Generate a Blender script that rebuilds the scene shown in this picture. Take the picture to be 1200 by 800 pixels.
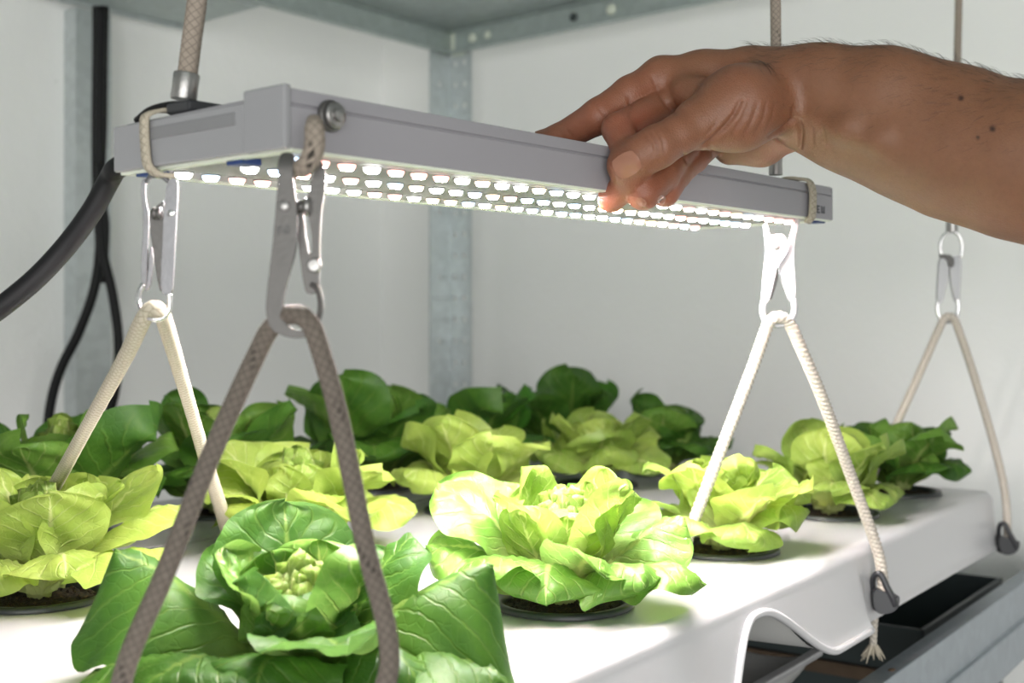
import bpy, bmesh, math, random
import numpy as np
from mathutils import Vector, Matrix
from mathutils.geometry import delaunay_2d_cdt

# ------------------------------------------------------------------ scene, camera, light
for o in list(bpy.data.objects):
    bpy.data.objects.remove(o)
SC = bpy.context.scene
COL = SC.collection
BETA = math.radians(39.4)                 # heading of the view in the room
CZ = 1.158                                # camera height (tray top is at 1.0)
F = 1400.0                                # focal length in pixels of the 1200 px frame
HY = 385.0
AX = np.array([math.cos(BETA), math.sin(BETA), 0.0])
RT = np.array([math.sin(BETA), -math.cos(BETA), 0.0])
UP = np.array([0, 0, 1.0])
CAM = np.array([0, 0, CZ])

cd = bpy.data.cameras.new('camera')
cam = bpy.data.objects.new('camera', cd)
COL.objects.link(cam)
cam.location = CAM
cam.rotation_euler = (math.pi / 2, 0, BETA - math.pi / 2)
cd.sensor_width = 36
cd.lens = 42
cd.shift_y = -15 / 1200
cd.clip_start = 0.02
cd.dof.use_dof = True
cd.dof.focus_distance = 0.64
cd.dof.aperture_fstop = 9.5
SC.camera = cam

wd = bpy.data.worlds.new('world')
SC.world = wd
wd.use_nodes = True
wd.node_tree.nodes['Background'].inputs[0].default_value = (0.96, 1.0, 0.93, 1)
wd.node_tree.nodes['Background'].inputs[1].default_value = 0.42
SC.view_settings.view_transform = 'Standard'
SC.view_settings.look = 'None'
SC.view_settings.exposure = 0.0
SC.view_settings.gamma = 1.0
LED_POWER = 1600.0


# soft fill light added behind the camera to brighten the walls
wl = bpy.data.lights.new('fill_light', 'AREA')
wl.shape = 'RECTANGLE'; wl.size = 2.4; wl.size_y = 1.5
wl.energy = 50.0
wl.color = (1.0, 1.0, .97)
wo = bpy.data.objects.new('fill_light', wl)
COL.objects.link(wo)
wo.location = CAM - AX * 1.75 + RT * .15 - UP * .18
wo.rotation_euler = (math.pi / 2, 0, BETA - math.pi / 2)


def W(X, d, z):                            # point from (right, depth, height above the lens)
    return CAM + RT * X + AX * d + UP * z


def P(px, py, d):                          # point at depth d seen at pixel (px, py)
    return W((px - 600) / F * d, d, (HY - py) / F * d)


T0 = np.array([.0918, .6424])
TXD = np.array([.587, .810]) / math.hypot(.587, .810)
TYD = np.array([-TXD[1], TXD[0]])


def T(tx, ty, z=0.0):                      # tray frame: along, across, above the tray top
    q = T0 + TXD * tx + TYD * ty
    return W(q[0], q[1], z - 0.158)


def TV(v):                                 # (n,3) tray-frame array to world
    v = np.asarray(v, float)
    q = T0[None] + v[:, :1] * TXD[None] + v[:, 1:2] * TYD[None]
    return CAM[None] + RT[None] * q[:, :1] + AX[None] * q[:, 1:2] + UP[None] * (v[:, 2:3] - 0.158)


# ------------------------------------------------------------------ object helpers
def thing(name, label, cat, loc=(0, 0, 0), group=None, mw=None):
    o = bpy.data.objects.new(name, None)
    COL.objects.link(o)
    o.empty_display_size = 0.02
    if mw is not None:
        o.matrix_world = mw
    else:
        o.location = loc
    o['label'] = label
    o['category'] = cat
    if group:
        o['group'] = group
    return o


def mesh(name, v, f, mats, smooth=True, uv=None, midx=None):
    me = bpy.data.meshes.new(name)
    me.from_pydata([tuple(p) for p in np.asarray(v, float)], [], [tuple(int(i) for i in q) for q in f])
    if not isinstance(mats, (list, tuple)):
        mats = [mats]
    for m in mats:
        me.materials.append(m)
    if smooth:
        me.polygons.foreach_set('use_smooth', [True] * len(me.polygons))
    if midx is not None:
        me.polygons.foreach_set('material_index', midx)
    if uv is not None:
        ul = me.uv_layers.new(name='UVMap')
        li = np.empty(len(me.loops), dtype=np.int32)
        me.loops.foreach_get('vertex_index', li)
        ul.data.foreach_set('uv', np.asarray(uv, np.float32)[li].ravel())
    me.update()
    return me


def obj(name, v, f, mats, parent=None, smooth=True, uv=None, local=False, midx=None, sharp=None, fixn=False):
    """one mesh object; v in world space unless local"""
    v = np.asarray(v, float)
    if parent is not None and not local:
        root = parent
        off = np.zeros(3)
        while root is not None:
            off += np.array(root.location)
            root = root.parent
        v = v - off[None]
    me = mesh(name, v, f, mats, smooth, uv, midx)
    if fixn:
        bm = bmesh.new(); bm.from_mesh(me)
        bmesh.ops.recalc_face_normals(bm, faces=bm.faces)
        bm.to_mesh(me); bm.free()
    if sharp:
        me.set_sharp_from_angle(angle=math.radians(sharp))
    o = bpy.data.objects.new(name, me)
    COL.objects.link(o)
    if parent is not None:
        o.parent = parent
    return o


def bevel(o, w=0.001, seg=2, ang=40):
    m = o.modifiers.new('bevel', 'BEVEL')
    m.width = w
    m.segments = seg
    m.limit_method = 'ANGLE'
    m.angle_limit = math.radians(ang)
    return o


class MB:                                  # collects geometry
    def __init__(self):
        self.v = []; self.f = []; self.n = 0

    def add(self, v, f):
        v = np.asarray(v, float)
        self.v.append(v)
        self.f += [tuple(int(i) + self.n for i in q) for q in f]
        self.n += len(v)
        return self

    def box(self, lo, hi):
        x0, y0, z0 = lo; x1, y1, z1 = hi
        v = [(x0, y0, z0), (x1, y0, z0), (x1, y1, z0), (x0, y1, z0), (x0, y0, z1), (x1, y0, z1), (x1, y1, z1), (x0, y1, z1)]
        return self.add(v, [(0, 3, 2, 1), (4, 5, 6, 7), (0, 1, 5, 4), (1, 2, 6, 5), (2, 3, 7, 6), (3, 0, 4, 7)])

    def get(self):
        return np.concatenate(self.v), self.f


def smooth_path(pts, step):
    """Catmull-Rom through pts, resampled at step"""
    p = np.asarray(pts, float)
    p = np.vstack([2 * p[0] - p[1], p, 2 * p[-1] - p[-2]])
    out = []
    for i in range(1, len(p) - 2):
        t = np.linspace(0, 1, 40, endpoint=False)[:, None]
        a, b, c, d = p[i - 1], p[i], p[i + 1], p[i + 2]
        out.append(0.5 * (2 * b + (c - a) * t + (2 * a - 5 * b + 4 * c - d) * t ** 2 + (3 * b - a - 3 * c + d) * t ** 3))
    out.append(p[-2][None])
    q = np.concatenate(out)
    s = np.concatenate([[0], np.cumsum(np.linalg.norm(np.diff(q, axis=0), axis=1))])
    n = max(3, int(s[-1] / step) + 1)
    si = np.linspace(0, s[-1], n)
    return np.stack([np.interp(si, s, q[:, k]) for k in range(3)], 1), si


def tube(pts, r, n=12, step=0.002, disp=None, smooth=True, closed=False, uvl=0.01, straight=False):
    """tube along pts; disp(theta, s) multiplies the radius; returns v, f, uv"""
    if smooth and not straight:
        q, s = smooth_path(pts, step)
    else:
        q = np.asarray(pts, float)
        s = np.concatenate([[0], np.cumsum(np.linalg.norm(np.diff(q, axis=0), axis=1))])
        if straight:
            si = np.linspace(0, s[-1], int(s[-1] / step) + 2)
            q = np.stack([np.interp(si, s, q[:, k]) for k in range(3)], 1); s = si
    t = np.gradient(q, axis=0)
    t /= np.linalg.norm(t, axis=1)[:, None] + 1e-12
    ref = np.array([0, 0, 1.0]) if abs(t[0][2]) < .9 else np.array([1.0, 0, 0])
    a = np.cross(t[0], ref); a /= np.linalg.norm(a)
    A = [a]
    for i in range(1, len(q)):
        a = a - t[i] * np.dot(a, t[i]); a /= np.linalg.norm(a); A.append(a)
    A = np.array(A); B = np.cross(t, A)
    th = np.linspace(0, 2 * math.pi, n, endpoint=False)
    rr = r if np.ndim(r) else np.full(len(q), r)
    if np.ndim(r) and len(rr) != len(q):
        rr = np.interp(np.linspace(0, 1, len(q)), np.linspace(0, 1, len(rr)), rr)
    R = rr[:, None] * np.ones((1, n))
    if disp is not None:
        R = R * disp(th[None, :], s[:, None])
    v = q[:, None, :] + R[..., None] * (A[:, None, :] * np.cos(th)[None, :, None] + B[:, None, :] * np.sin(th)[None, :, None])
    v = v.reshape(-1, 3)
    m = len(q)
    f = []
    for i in range(m - 1):
        for j in range(n):
            k = (j + 1) % n
            f.append((i * n + j, i * n + k, (i + 1) * n + k, (i + 1) * n + j))
    f.append(tuple(range(n - 1, -1, -1)))
    f.append(tuple((m - 1) * n + j for j in range(n)))
    uv = np.stack([np.tile(np.arange(n) / n, m), np.repeat(s / uvl, n)], 1)
    return v, f, uv


def lathe(prof, n=32, c=(0, 0, 0), closed=False):
    """revolve [(r,z)] about z"""
    prof = np.asarray(prof, float)
    m = len(prof)
    th = np.linspace(0, 2 * math.pi, n, endpoint=False)
    v = np.stack([prof[:, 0][:, None] * np.cos(th), prof[:, 0][:, None] * np.sin(th), prof[:, 1][:, None] * np.ones(n)], -1).reshape(-1, 3) + np.asarray(c)
    f = []
    for i in range(m if closed else m - 1):
        i2 = (i + 1) % m
        for j in range(n):
            k = (j + 1) % n
            f.append((i * n + j, i * n + k, i2 * n + k, i2 * n + j))
    if not closed:
        if prof[0, 0] > 1e-6: f.append(tuple(range(n - 1, -1, -1)))
        if prof[-1, 0] > 1e-6: f.append(tuple((m - 1) * n + j for j in range(n)))
    return v, f


def inside(p, poly):
    x, y = p; c = False
    for i in range(len(poly)):
        x0, y0 = poly[i]; x1, y1 = poly[i - 1]
        if (y0 > y) != (y1 > y) and x < (x1 - x0) * (y - y0) / (y1 - y0) + x0:
            c = not c
    return c


def plate(outline, holes=(), th=0.002, extra=()):
    """flat plate in the local xz plane, thickness along y (0..th), with through holes"""
    loops = [list(outline)] + [list(h) for h in holes]
    vs = []; es = []
    for lp in loops:
        b = len(vs)
        vs += [Vector(p) for p in lp]
        es += [(b + i, b + (i + 1) % len(lp)) for i in range(len(lp))]
    vs += [Vector(p) for p in extra]
    r = delaunay_2d_cdt(vs, es, [], 0, 1e-7)
    V2 = [(p[0], p[1]) for p in r[0]]
    tri = []
    for t in r[2]:
        c = (sum(V2[i][0] for i in t) / 3, sum(V2[i][1] for i in t) / 3)
        if inside(c, loops[0]) and not any(inside(c, h) for h in loops[1:]):
            tri.append(tuple(t))
    n = len(V2)
    v = [(x, 0, z) for x, z in V2] + [(x, th, z) for x, z in V2]
    f = [t for t in tri] + [tuple(i + n for i in reversed(t)) for t in tri]
    cnt = {}
    for t in tri:
        for i in range(3):
            e = (t[i], t[(i + 1) % 3]); cnt[e] = 1
    for (a, b) in list(cnt):
        if (b, a) not in cnt:
            f.append((b, a, a + n, b + n))
    return np.array(v), f


def circ(cx, cy, r, n=12, sy=1.0):
    return [(cx + r * math.cos(2 * math.pi * i / n), cy + sy * r * math.sin(2 * math.pi * i / n)) for i in range(n)]


def rnd_poly(pts, k=4):
    """Chaikin rounded closed polygon"""
    p = [np.array(q, float) for q in pts]
    for _ in range(k):
        q = []
        for i in range(len(p)):
            a, b = p[i], p[(i + 1) % len(p)]
            q += [a * .75 + b * .25, a * .25 + b * .75]
        p = q
    return [tuple(x) for x in p]


# ------------------------------------------------------------------ materials
def nt(m):
    m.use_nodes = True
    t = m.node_tree
    return t, t.nodes, t.links


class G:                                   # tiny node graph helper
    def __init__(self, name):
        self.m = bpy.data.materials.new(name)
        self.t, self.n, self.l = nt(self.m)
        self.b = self.n['Principled BSDF']
        self.out = self.n['Material Output']

    def set(self, **k):
        for a, v in k.items():
            s = self.b.inputs[a.replace('_', ' ')]
            if hasattr(v, 'links') or isinstance(v, bpy.types.NodeSocket): self.l.new(v, s)
            else: s.default_value = v
        return self

    def node(self, typ, **k):
        n = self.n.new(typ)
        for a, v in k.items():
            setattr(n, a, v)
        return n

    def conn(self, n, idx, v):
        if v is None: return
        if isinstance(v, bpy.types.NodeSocket): self.l.new(v, n.inputs[idx])
        else: n.inputs[idx].default_value = v

    def math(self, op, a, b=None, c=None, clamp=False):
        n = self.node('ShaderNodeMath', operation=op, use_clamp=clamp)
        self.conn(n, 0, a); self.conn(n, 1, b); self.conn(n, 2, c)
        return n.outputs[0]

    def noise(self, scale, detail=3, rough=.5, vec=None, out=0):
        n = self.node('ShaderNodeTexNoise')
        n.inputs['Scale'].default_value = scale
        n.inputs['Detail'].default_value = detail
        n.inputs['Roughness'].default_value = rough
        self.conn(n, 0, vec)
        return n.outputs[out]

    def obj(self):
        if not hasattr(self, '_tc'): self._tc = self.node('ShaderNodeTexCoord')
        return self._tc.outputs['Object']

    def uv(self):
        if not hasattr(self, '_tc'): self._tc = self.node('ShaderNodeTexCoord')
        s = self.node('ShaderNodeSeparateXYZ'); self.l.new(self._tc.outputs['UV'], s.inputs[0])
        return s.outputs[0], s.outputs[1]

    def mixc(self, fac, a, b, mode='MIX'):
        n = self.node('ShaderNodeMix', data_type='RGBA', blend_type=mode)
        self.conn(n, 0, fac)
        for i, v in ((6, a), (7, b)):
            if isinstance(v, bpy.types.NodeSocket): self.l.new(v, n.inputs[i])
            else: n.inputs[i].default_value = (*v, 1) if len(v) == 3 else v
        return n.outputs[2]

    def ramp(self, fac, stops):
        n = self.node('ShaderNodeValToRGB')
        e = n.color_ramp.elements
        while len(e) < len(stops): e.new(.5)
        for k, (p, c) in enumerate(stops):
            e[k].position = p
            e[k].color = (*c, 1) if len(c) == 3 else c
        self.conn(n, 0, fac)
        return n.outputs[0]

    def sstep(self, x, a, b):
        n = self.node('ShaderNodeMapRange', interpolation_type='SMOOTHSTEP')
        self.conn(n, 0, x); n.inputs[1].default_value = a; n.inputs[2].default_value = b
        return n.outputs[0]

    def bump(self, h, strength=.3, dist=.001):
        n = self.node('ShaderNodeBump')
        n.inputs['Strength'].default_value = strength
        n.inputs['Distance'].default_value = dist
        self.l.new(h, n.inputs['Height'])
        self.l.new(n.outputs[0], self.b.inputs['Normal'])
        self.bn = n
        return n.outputs[0]


def simple(name, col, rough=.5, metal=0.0, var=.06, nscale=40, bump=0.0, bscale=200, **k):
    g = G(name)
    c = g.mixc(g.noise(nscale, 4, .6, g.obj()), tuple(x * (1 - var) for x in col), tuple(min(1, x * (1 + var)) for x in col))
    g.set(Base_Color=c, Roughness=rough, Metallic=metal, **k)
    if bump:
        g.bump(g.noise(bscale, 3, .6, g.obj()), bump, .001)
    return g.m


def m_wall():
    g = G('painted plaster')
    n1 = g.noise(3, 5, .6, g.obj()); n2 = g.noise(9, 6, .65, g.obj())
    sp = g.sstep(g.noise(26, 2, .5, g.obj()), .76, .80)
    c = g.mixc(n1, (.90, .905, .895), (.93, .93, .925))
    c = g.mixc(g.math('MULTIPLY', sp, .25), c, (.52, .52, .47))
    g.set(Base_Color=c, Roughness=.75)
    g.bump(n2, .35, .012)
    return g.m


def m_galv(name='galvanised steel', base=(.62, .66, .67), metal=.7, rough=.42):
    g = G(name)
    v = g.node('ShaderNodeTexVoronoi'); v.inputs['Scale'].default_value = 90
    g.l.new(g.obj(), v.inputs[0])
    c = g.mixc(g.math('MULTIPLY', v.outputs['Color'], 1.0), tuple(x * .9 for x in base), tuple(x * 1.08 for x in base))
    c2 = g.mixc(g.math('MULTIPLY', g.noise(14, 4, .7, g.obj()), .35), c, tuple(x * .72 for x in base))
    g.set(Base_Color=c2, Metallic=metal, Roughness=rough)
    return g.m


def m_leaf(name, dark, mid, pale, trans=.42, rough=.36):
    g = G(name)
    U, V = g.uv()
    x = g.math('ABSOLUTE', g.math('MULTIPLY_ADD', U, 2.0, -1.0))
    wob = g.noise(60, 3, .5, g.obj())
    # chevron side veins
    ph = g.math('ADD', g.math('MULTIPLY', V, 8.5), g.math('MULTIPLY', g.math('POWER', x, .8), -2.6))
    ph = g.math('ADD', ph, g.math('MULTIPLY', wob, .9))
    fr = g.math('ABSOLUTE', g.math('SUBTRACT', g.math('FRACT', ph), .5))
    vein = g.math('SUBTRACT', 1.0, g.sstep(fr, .0, .11))
    vein = g.math('MULTIPLY', vein, g.math('SUBTRACT', 1.0, g.sstep(x, .55, 1.0)))
    # small net veins
    vo = g.node('ShaderNodeTexVoronoi', feature='DISTANCE_TO_EDGE'); vo.inputs['Scale'].default_value = 170
    g.l.new(g.obj(), vo.inputs[0])
    net = g.math('SUBTRACT', 1.0, g.sstep(vo.outputs['Distance'], .0, .10))
    # midrib, wide at the base
    wid = g.math('MULTIPLY_ADD', V, -.20, .215)
    rib = g.math('SUBTRACT', 1.0, g.sstep(g.math('DIVIDE', x, wid), .1, 1.05))
    patch = g.noise(26, 4, .6, g.obj())
    base = g.mixc(g.sstep(patch, .35, .7), dark, mid)
    base = g.mixc(g.math('SUBTRACT', 1.0, g.sstep(V, .05, .62)), base, pale)
    vm = g.math('MAXIMUM', g.math('MULTIPLY', vein, .36), g.math('MULTIPLY', net, .06))
    vm = g.math('MAXIMUM', vm, g.math('MULTIPLY', rib, .8))
    col = g.mixc(vm, base, pale)
    g.set(Base_Color=col, Roughness=rough)
    g.b.inputs['Specular IOR Level'].default_value = .32
    h = g.math('SUBTRACT', g.math('MULTIPLY', patch, .8), g.math('MULTIPLY', g.math('MAXIMUM', vein, g.math('MULTIPLY', net, .18)), .6))
    nb = g.bump(h, .5, .0016)
    tr = g.node('ShaderNodeBsdfTranslucent')
    tc = g.mixc(1.0, col, (1.0, 1.0, .62), 'MULTIPLY')
    br = g.node('ShaderNodeBrightContrast'); br.inputs['Bright'].default_value = .04
    g.l.new(tc, br.inputs[0]); g.l.new(br.outputs[0], tr.inputs[0])
    g.l.new(nb, tr.inputs['Normal'])
    mx = g.node('ShaderNodeMixShader'); mx.inputs[0].default_value = trans
    g.l.new(g.b.outputs[0], mx.inputs[1]); g.l.new(tr.outputs[0], mx.inputs[2])
    g.l.new(mx.outputs[0], g.out.inputs[0])
    return g.m


def m_rope(name, c0, c1, fleck=(.02, .018, .016), amount=.5, twist=.0):
    g = G(name)
    U, V = g.uv()
    n = g.noise(420, 3, .6, g.obj())
    c = g.mixc(n, c0, c1)
    # darker lines along the braid gaps
    a1 = g.math('ABSOLUTE', g.math('SUBTRACT', g.math('FRACT', g.math('ADD', g.math('MULTIPLY', U, 6), g.math('MULTIPLY', V, 2.6))), .5))
    a2 = g.math('ABSOLUTE', g.math('SUBTRACT', g.math('FRACT', g.math('SUBTRACT', g.math('MULTIPLY', U, 6), g.math('MULTIPLY', V, 2.6))), .5))
    gap = g.math('SUBTRACT', 1.0, g.sstep(g.math('MINIMUM', a1, a2), .0, .13))
    c = g.mixc(g.math('MULTIPLY', gap, .6), c, tuple(x * .35 for x in c0))
    # tracer yarn: dashed helix
    h = g.math('FRACT', g.math('ADD', U, g.math('MULTIPLY', V, .17)))
    on = g.math('LESS_THAN', h, .10)
    dash = g.math('LESS_THAN', g.math('FRACT', g.math('SUBTRACT', g.math('MULTIPLY', U, 6), g.math('MULTIPLY', V, 2.6))), .6)
    m = g.math('MULTIPLY', g.math('MULTIPLY', g.math('MULTIPLY', on, dash), amount), g.sstep(g.noise(95, 2, .5, g.obj()), .42, .58))
    c = g.mixc(m, c, fleck)
    if twist:
        lay = g.math('ABSOLUTE', g.math('SUBTRACT', g.math('FRACT', g.math('ADD', g.math('MULTIPLY', U, 3.0), g.math('MULTIPLY', V, 560 * .01 * 1.5 / math.pi + .0))), .5))
        c = g.mixc(g.math('MULTIPLY', g.sstep(lay, .36, .5), twist), c, tuple(x * .3 for x in c0))  # dark lines paint the shade in the grooves between strands
    g.set(Base_Color=c, Roughness=.85)
    g.b.inputs['Specular IOR Level'].default_value = .2
    g.bump(n, .4, .0006)
    return g.m


def m_skin():
    g = G('skin')
    a = g.node('ShaderNodeAttribute', attribute_name='red')
    mo = g.node('ShaderNodeAttribute', attribute_name='mole')
    n1 = g.noise(55, 5, .65, g.obj()); n2 = g.noise(420, 3, .6, g.obj())
    c = g.mixc(n1, (.168, .072, .037), (.232, .106, .056))
    c = g.mixc(g.math('MULTIPLY', g.sstep(n2, .45, .75), .22), c, (.13, .048, .024))
    c = g.mixc(g.math('MULTIPLY', a.outputs['Fac'], .75), c, (.34, .085, .05))
    cr = g.node('ShaderNodeAttribute', attribute_name='crease')
    c = g.mixc(g.math('MULTIPLY', cr.outputs['Fac'], .3), c, (.16, .05, .03))  # creases darker and redder, their shade put into the skin colour
    c = g.mixc(mo.outputs['Fac'], c, (.035, .014, .01))
    g.set(Base_Color=c, Roughness=.46)
    g.b.inputs['Subsurface Weight'].default_value = .22
    g.b.inputs['Subsurface Radius'].default_value = (1, .3, .15)
    g.b.inputs['Subsurface Scale'].default_value = .004
    v = g.node('ShaderNodeTexVoronoi', feature='DISTANCE_TO_EDGE'); v.inputs['Scale'].default_value = 700
    g.l.new(g.obj(), v.inputs[0])
    h = g.math('ADD', g.math('MULTIPLY', g.sstep(v.outputs['Distance'], 0, .25), .5), g.noise(300, 3, .6, g.obj()))
    g.bump(h, .28, .0006)
    return g.m


def m_soil():
    g = G('potting soil')
    n = g.noise(260, 4, .7, g.obj())
    c = g.ramp(n, [(.3, (.006, .004, .003)), (.52, (.035, .022, .012)), (.66, (.10, .06, .025)), (.76, (.30, .19, .08))])
    g.set(Base_Color=c, Roughness=.95)
    g.bump(n, 1.0, .003)
    return g.m


def m_emit(name, col, s):
    g = G(name)
    g.set(Base_Color=(.9, .9, .9, 1), Roughness=.3)
    g.b.inputs['Emission Color'].default_value = (*col, 1)
    g.b.inputs['Emission Strength'].default_value = s
    return g.m


M = {}
M['wall'] = m_wall()
M['galv'] = m_galv()
M['galv2'] = m_galv('dull galvanised sheet', (.50, .56, .55), .6, .5)
M['rail'] = m_galv('rail steel', (.27, .31, .345), .5, .42)
M['tray'] = simple('white plastic', (.50, .495, .512), .28, 0, .02, 6, .05, 60)
M['tray2'] = simple('grey plastic', (.66, .66, .65), .4, 0, .04, 12)
M['lamp'] = simple('grey lamp housing', (.30, .29, .315), .48, 0, .03, 20, .12, 900)
M['lampend'] = simple('grey lamp end', (.28, .28, .295), .5, 0, .03, 20, .12, 900)
M['pcb'] = simple('grey circuit board', (.24, .245, .24), .8, 0, .25, 300, Specular_IOR_Level=.1)
M['trim'] = simple('pale lamp trim', (.72, .76, .66), .35)
M['blue'] = simple('blue plastic', (.008, .035, .16), .4)
M['steel'] = simple('brushed steel', (.33, .32, .315), .34, .92, .08, 60, .15, 500)
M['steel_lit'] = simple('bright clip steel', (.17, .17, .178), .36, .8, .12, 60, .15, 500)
M['strip_shade'] = simple('shade-toned lamp strip', (.20, .20, .21), .5)  # darker end grey, paints the shade of a recess
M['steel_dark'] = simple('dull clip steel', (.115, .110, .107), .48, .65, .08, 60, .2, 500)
M['steel_white'] = simple('white coated clip', (.42, .42, .44), .36, .2, .03, 60)
M['chrome'] = simple('chrome', (.72, .71, .72), .16, 1.0, .03, 30)
M['black'] = simple('black rubber', (.008, .008, .009), .5, 0, .1, 30, Specular_IOR_Level=.22)
M['blackp'] = simple('black plastic', (.022, .023, .027), .38, 0, .1, 30)
M['rim'] = simple('charcoal pot plastic', (.028, .033, .034), .38, 0, .1, 50)
M['mark'] = simple('printed mark', (.06, .06, .07), .6)
M['etch'] = simple('etched mark', (.10, .098, .10), .6, .3)
M['soil'] = m_soil()
M['skin'] = m_skin()
M['nail'] = simple('nail', (.30, .14, .092), .16, 0, .05, 90)
M['nailtip'] = simple('nail tip', (.80, .68, .58), .3)
M['hair'] = simple('body hair', (.035, .02, .013), .5)
M['rope'] = m_rope('beige braided rope', (.25, .205, .17), (.38, .325, .275), amount=.9)
M['rope_shade'] = m_rope('shade-darkened braided rope', (.125, .103, .088), (.205, .175, .150), amount=.6)  # darker copy of the beige rope, backlit shade put into the colour
M['rope_w'] = m_rope('cream braided rope', (.40, .36, .27), (.54, .49, .40), fleck=(.3, .26, .2), amount=.25)
M['rope_t'] = m_rope('twisted cotton rope', (.48, .43, .37), (.64, .59, .53), fleck=(.4, .35, .3), amount=.1, twist=.7)
M['strap'] = m_rope('beige strap', (.42, .37, .29), (.55, .49, .40), amount=.0)
M['dark'] = simple('dark teal shade', (.032, .045, .047), .5, 0, .2, 20)
M['rust'] = simple('brown edging', (.10, .065, .04), .7, 0, .4, 60)
M['floor'] = simple('grey floor', (.14, .128, .12), .7, 0, .1, 5)
M['dimsheet'] = simple('brown-grey shelf sheet', (.13, .118, .112), .6, 0, .15, 8)
M['ochre'] = simple('ochre pot', (.40, .30, .13), .5)
M['leafA'] = m_leaf('lettuce leaf deep green', (.036, .118, .012), (.075, .19, .020), (.17, .28, .055), .42, .44)
M['leafB'] = m_leaf('lettuce leaf fresh green', (.10, .235, .03), (.17, .32, .05), (.42, .50, .18), .42, .36)
M['leafC'] = m_leaf('lettuce leaf yellow green', (.23, .36, .06), (.34, .46, .10), (.58, .63, .28), .50, .38)
M['leafE'] = m_leaf('lettuce leaf lit yellow', (.33, .46, .085), (.45, .56, .13), (.66, .71, .34), .52, .4)  # brighter leaf copy, lamplight on the second row put into the colour
M['leafD'] = m_leaf('lettuce leaf shaded green', (.04, .15, .016), (.075, .24, .022), (.24, .42, .06), .36, .4)

# ------------------------------------------------------------------ room shell
def struct(name, v, f, m, smooth=False, kind=True, **k):
    o = obj(name, v, f, m, None, smooth, **k)
    if kind: o['kind'] = 'structure'
    return o


WU, WV = 1.44, 1.47
struct('wall_right', *MB().box((WU, -2.2, 0), (WU + .1, WV + .1, 2.6)).get(), M['wall'])
struct('wall_left', *MB().box((-1.2, WV, 0), (WU, WV + .1, 2.6)).get(), M['wall'])
struct('floor', *MB().box((-1.2, -2.2, -.05), (WU + .1, WV + .1, 0)).get(), M['floor'])

# ------------------------------------------------------------------ rack: posts, shelf, beams
PU, PV = 1.372, 1.252                      # corner post heel


def flange(axis, length, z0, z1, cols, pitch, hole=.0045, phase=0.0, sy=1.2):
    """perforated flange; returns plate geometry in local xz (x along flange)"""
    holes = []
    z = z0 + pitch * .5 + phase
    while z < z1 - .02:
        for c in cols:
            holes.append(circ(c, z, hole, 10, sy))
        z += pitch
    return plate([(0, z0), (length, z0), (length, z1), (0, z1)], holes, .0025)


def rot_to(v, org, xdir, ydir):
    v = np.asarray(v, float)
    return np.asarray(org)[None] + v[:, :1] * np.asarray(xdir)[None] + v[:, 1:2] * np.asarray(ydir)[None] + v[:, 2:3] * UP[None]


SH = CZ + .423                             # underside of the shelf beams
post = thing('rack_post', 'perforated galvanised corner post of the rack behind the lamp', 'post', (PU, PV, 0))
v, f = flange(0, .044, 0, SH + .045, [.022], .099, .0038)
obj('flange', rot_to(v, (PU, PV, 0), (-1, 0, 0), (0, 1, 0)), f, M['galv'], post, False)
v, f = flange(0, .044, 0, SH + .045, [.011, .030], .033, .0040)
obj('flange', rot_to(v, (PU, PV, 0), (0, -1, 0), (1, 0, 0)), f, M['galv'], post, False)
mb = MB(); mb.box((PU - .004, PV - .034, SH - .002), (PU - .0015, PV - .006, SH + .032))
bk = obj('bracket', *mb.get(), M['trim'], post, False)
bk['label'] = 'pale steel bracket at the top of the post'

post2 = thing('rack_post', 'narrow galvanised post against the left wall behind the black cables', 'post', (0, 0, 0))
p0 = P(97, 400, 1.56); p1 = P(129, 400, 1.575)
post2.location = (p0[0], WV - .03, 0)
mb = MB(); mb.box((p0[0], WV - .030, 0), (p0[0] + .052, WV - .0275, SH))
obj('flange', *mb.get(), M['galv'], post2, False)
mb = MB(); mb.box((p0[0], WV - .0275, 0), (p0[0] + .0025, WV - .001, SH))
obj('flange', *mb.get(), M['galv'], post2, False)


def cbeam(name, a, b, inward, h, parent, z):
    """C-section beam from a to b (2D), web with lips turned inward"""
    a = np.array([*a, 0.]); b = np.array([*b, 0.]); inw = np.array([*inward, 0.])
    prof = [(0, 0), (.014, 0), (.014, .002), (.002, .002), (.002, h - .002), (.014, h - .002), (.014, h), (0, h)]
    v = []
    for e in (a, b):
        for (x, y) in prof:
            v.append(e + inw * x + UP * (z + y))
    n = len(prof)
    f = [(i, (i + 1) % n, (i + 1) % n + n, i + n) for i in range(n)]
    f += [tuple(range(n))[::-1], tuple(range(n, 2 * n))]
    return obj(name, v, f, M['galv2'], parent, False, fixn=True)


shelf = thing('rack_shelf', 'galvanised metal shelf of the rack overhead, with flanged edges', 'shelf', (.6, .6, SH))
cbeam('beam', (-.35, PV - .003), (PU - .003, PV - .003), (0, -1), .034, shelf, SH)
cbeam('beam', (PU - .005, PV - .018), (PU - .005, -.62), (-1, 0), .034, shelf, SH)
mb = MB(); mb.box((-.35, -.62, SH + .035), (PU - .003, PV - .003, SH + .037))
obj('sheet', *mb.get(), M['galv2'], shelf, False)
for (yy, m_, r) in ((PV - .055, 'trim', .0075), (PV - .085, 'trim', .006), (PV - .245, 'dark', .006), (PV - .31, 'trim', .008), (PV - .52, 'trim', .007)):  # the dark disc paints the shade inside an empty hole
    v, f = lathe([(0, 0), (r * .8, 0), (r, .001), (r, .003), (r * .7, .0048), (0, .0052)], 12)
    v = v @ np.array([[0, 0, 1], [0, 1, 0], [-1, 0, 0]])
    obj('bolt', v + np.array([PU - .0075, yy, SH + .018]), f, M[m_], shelf, True)

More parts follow.
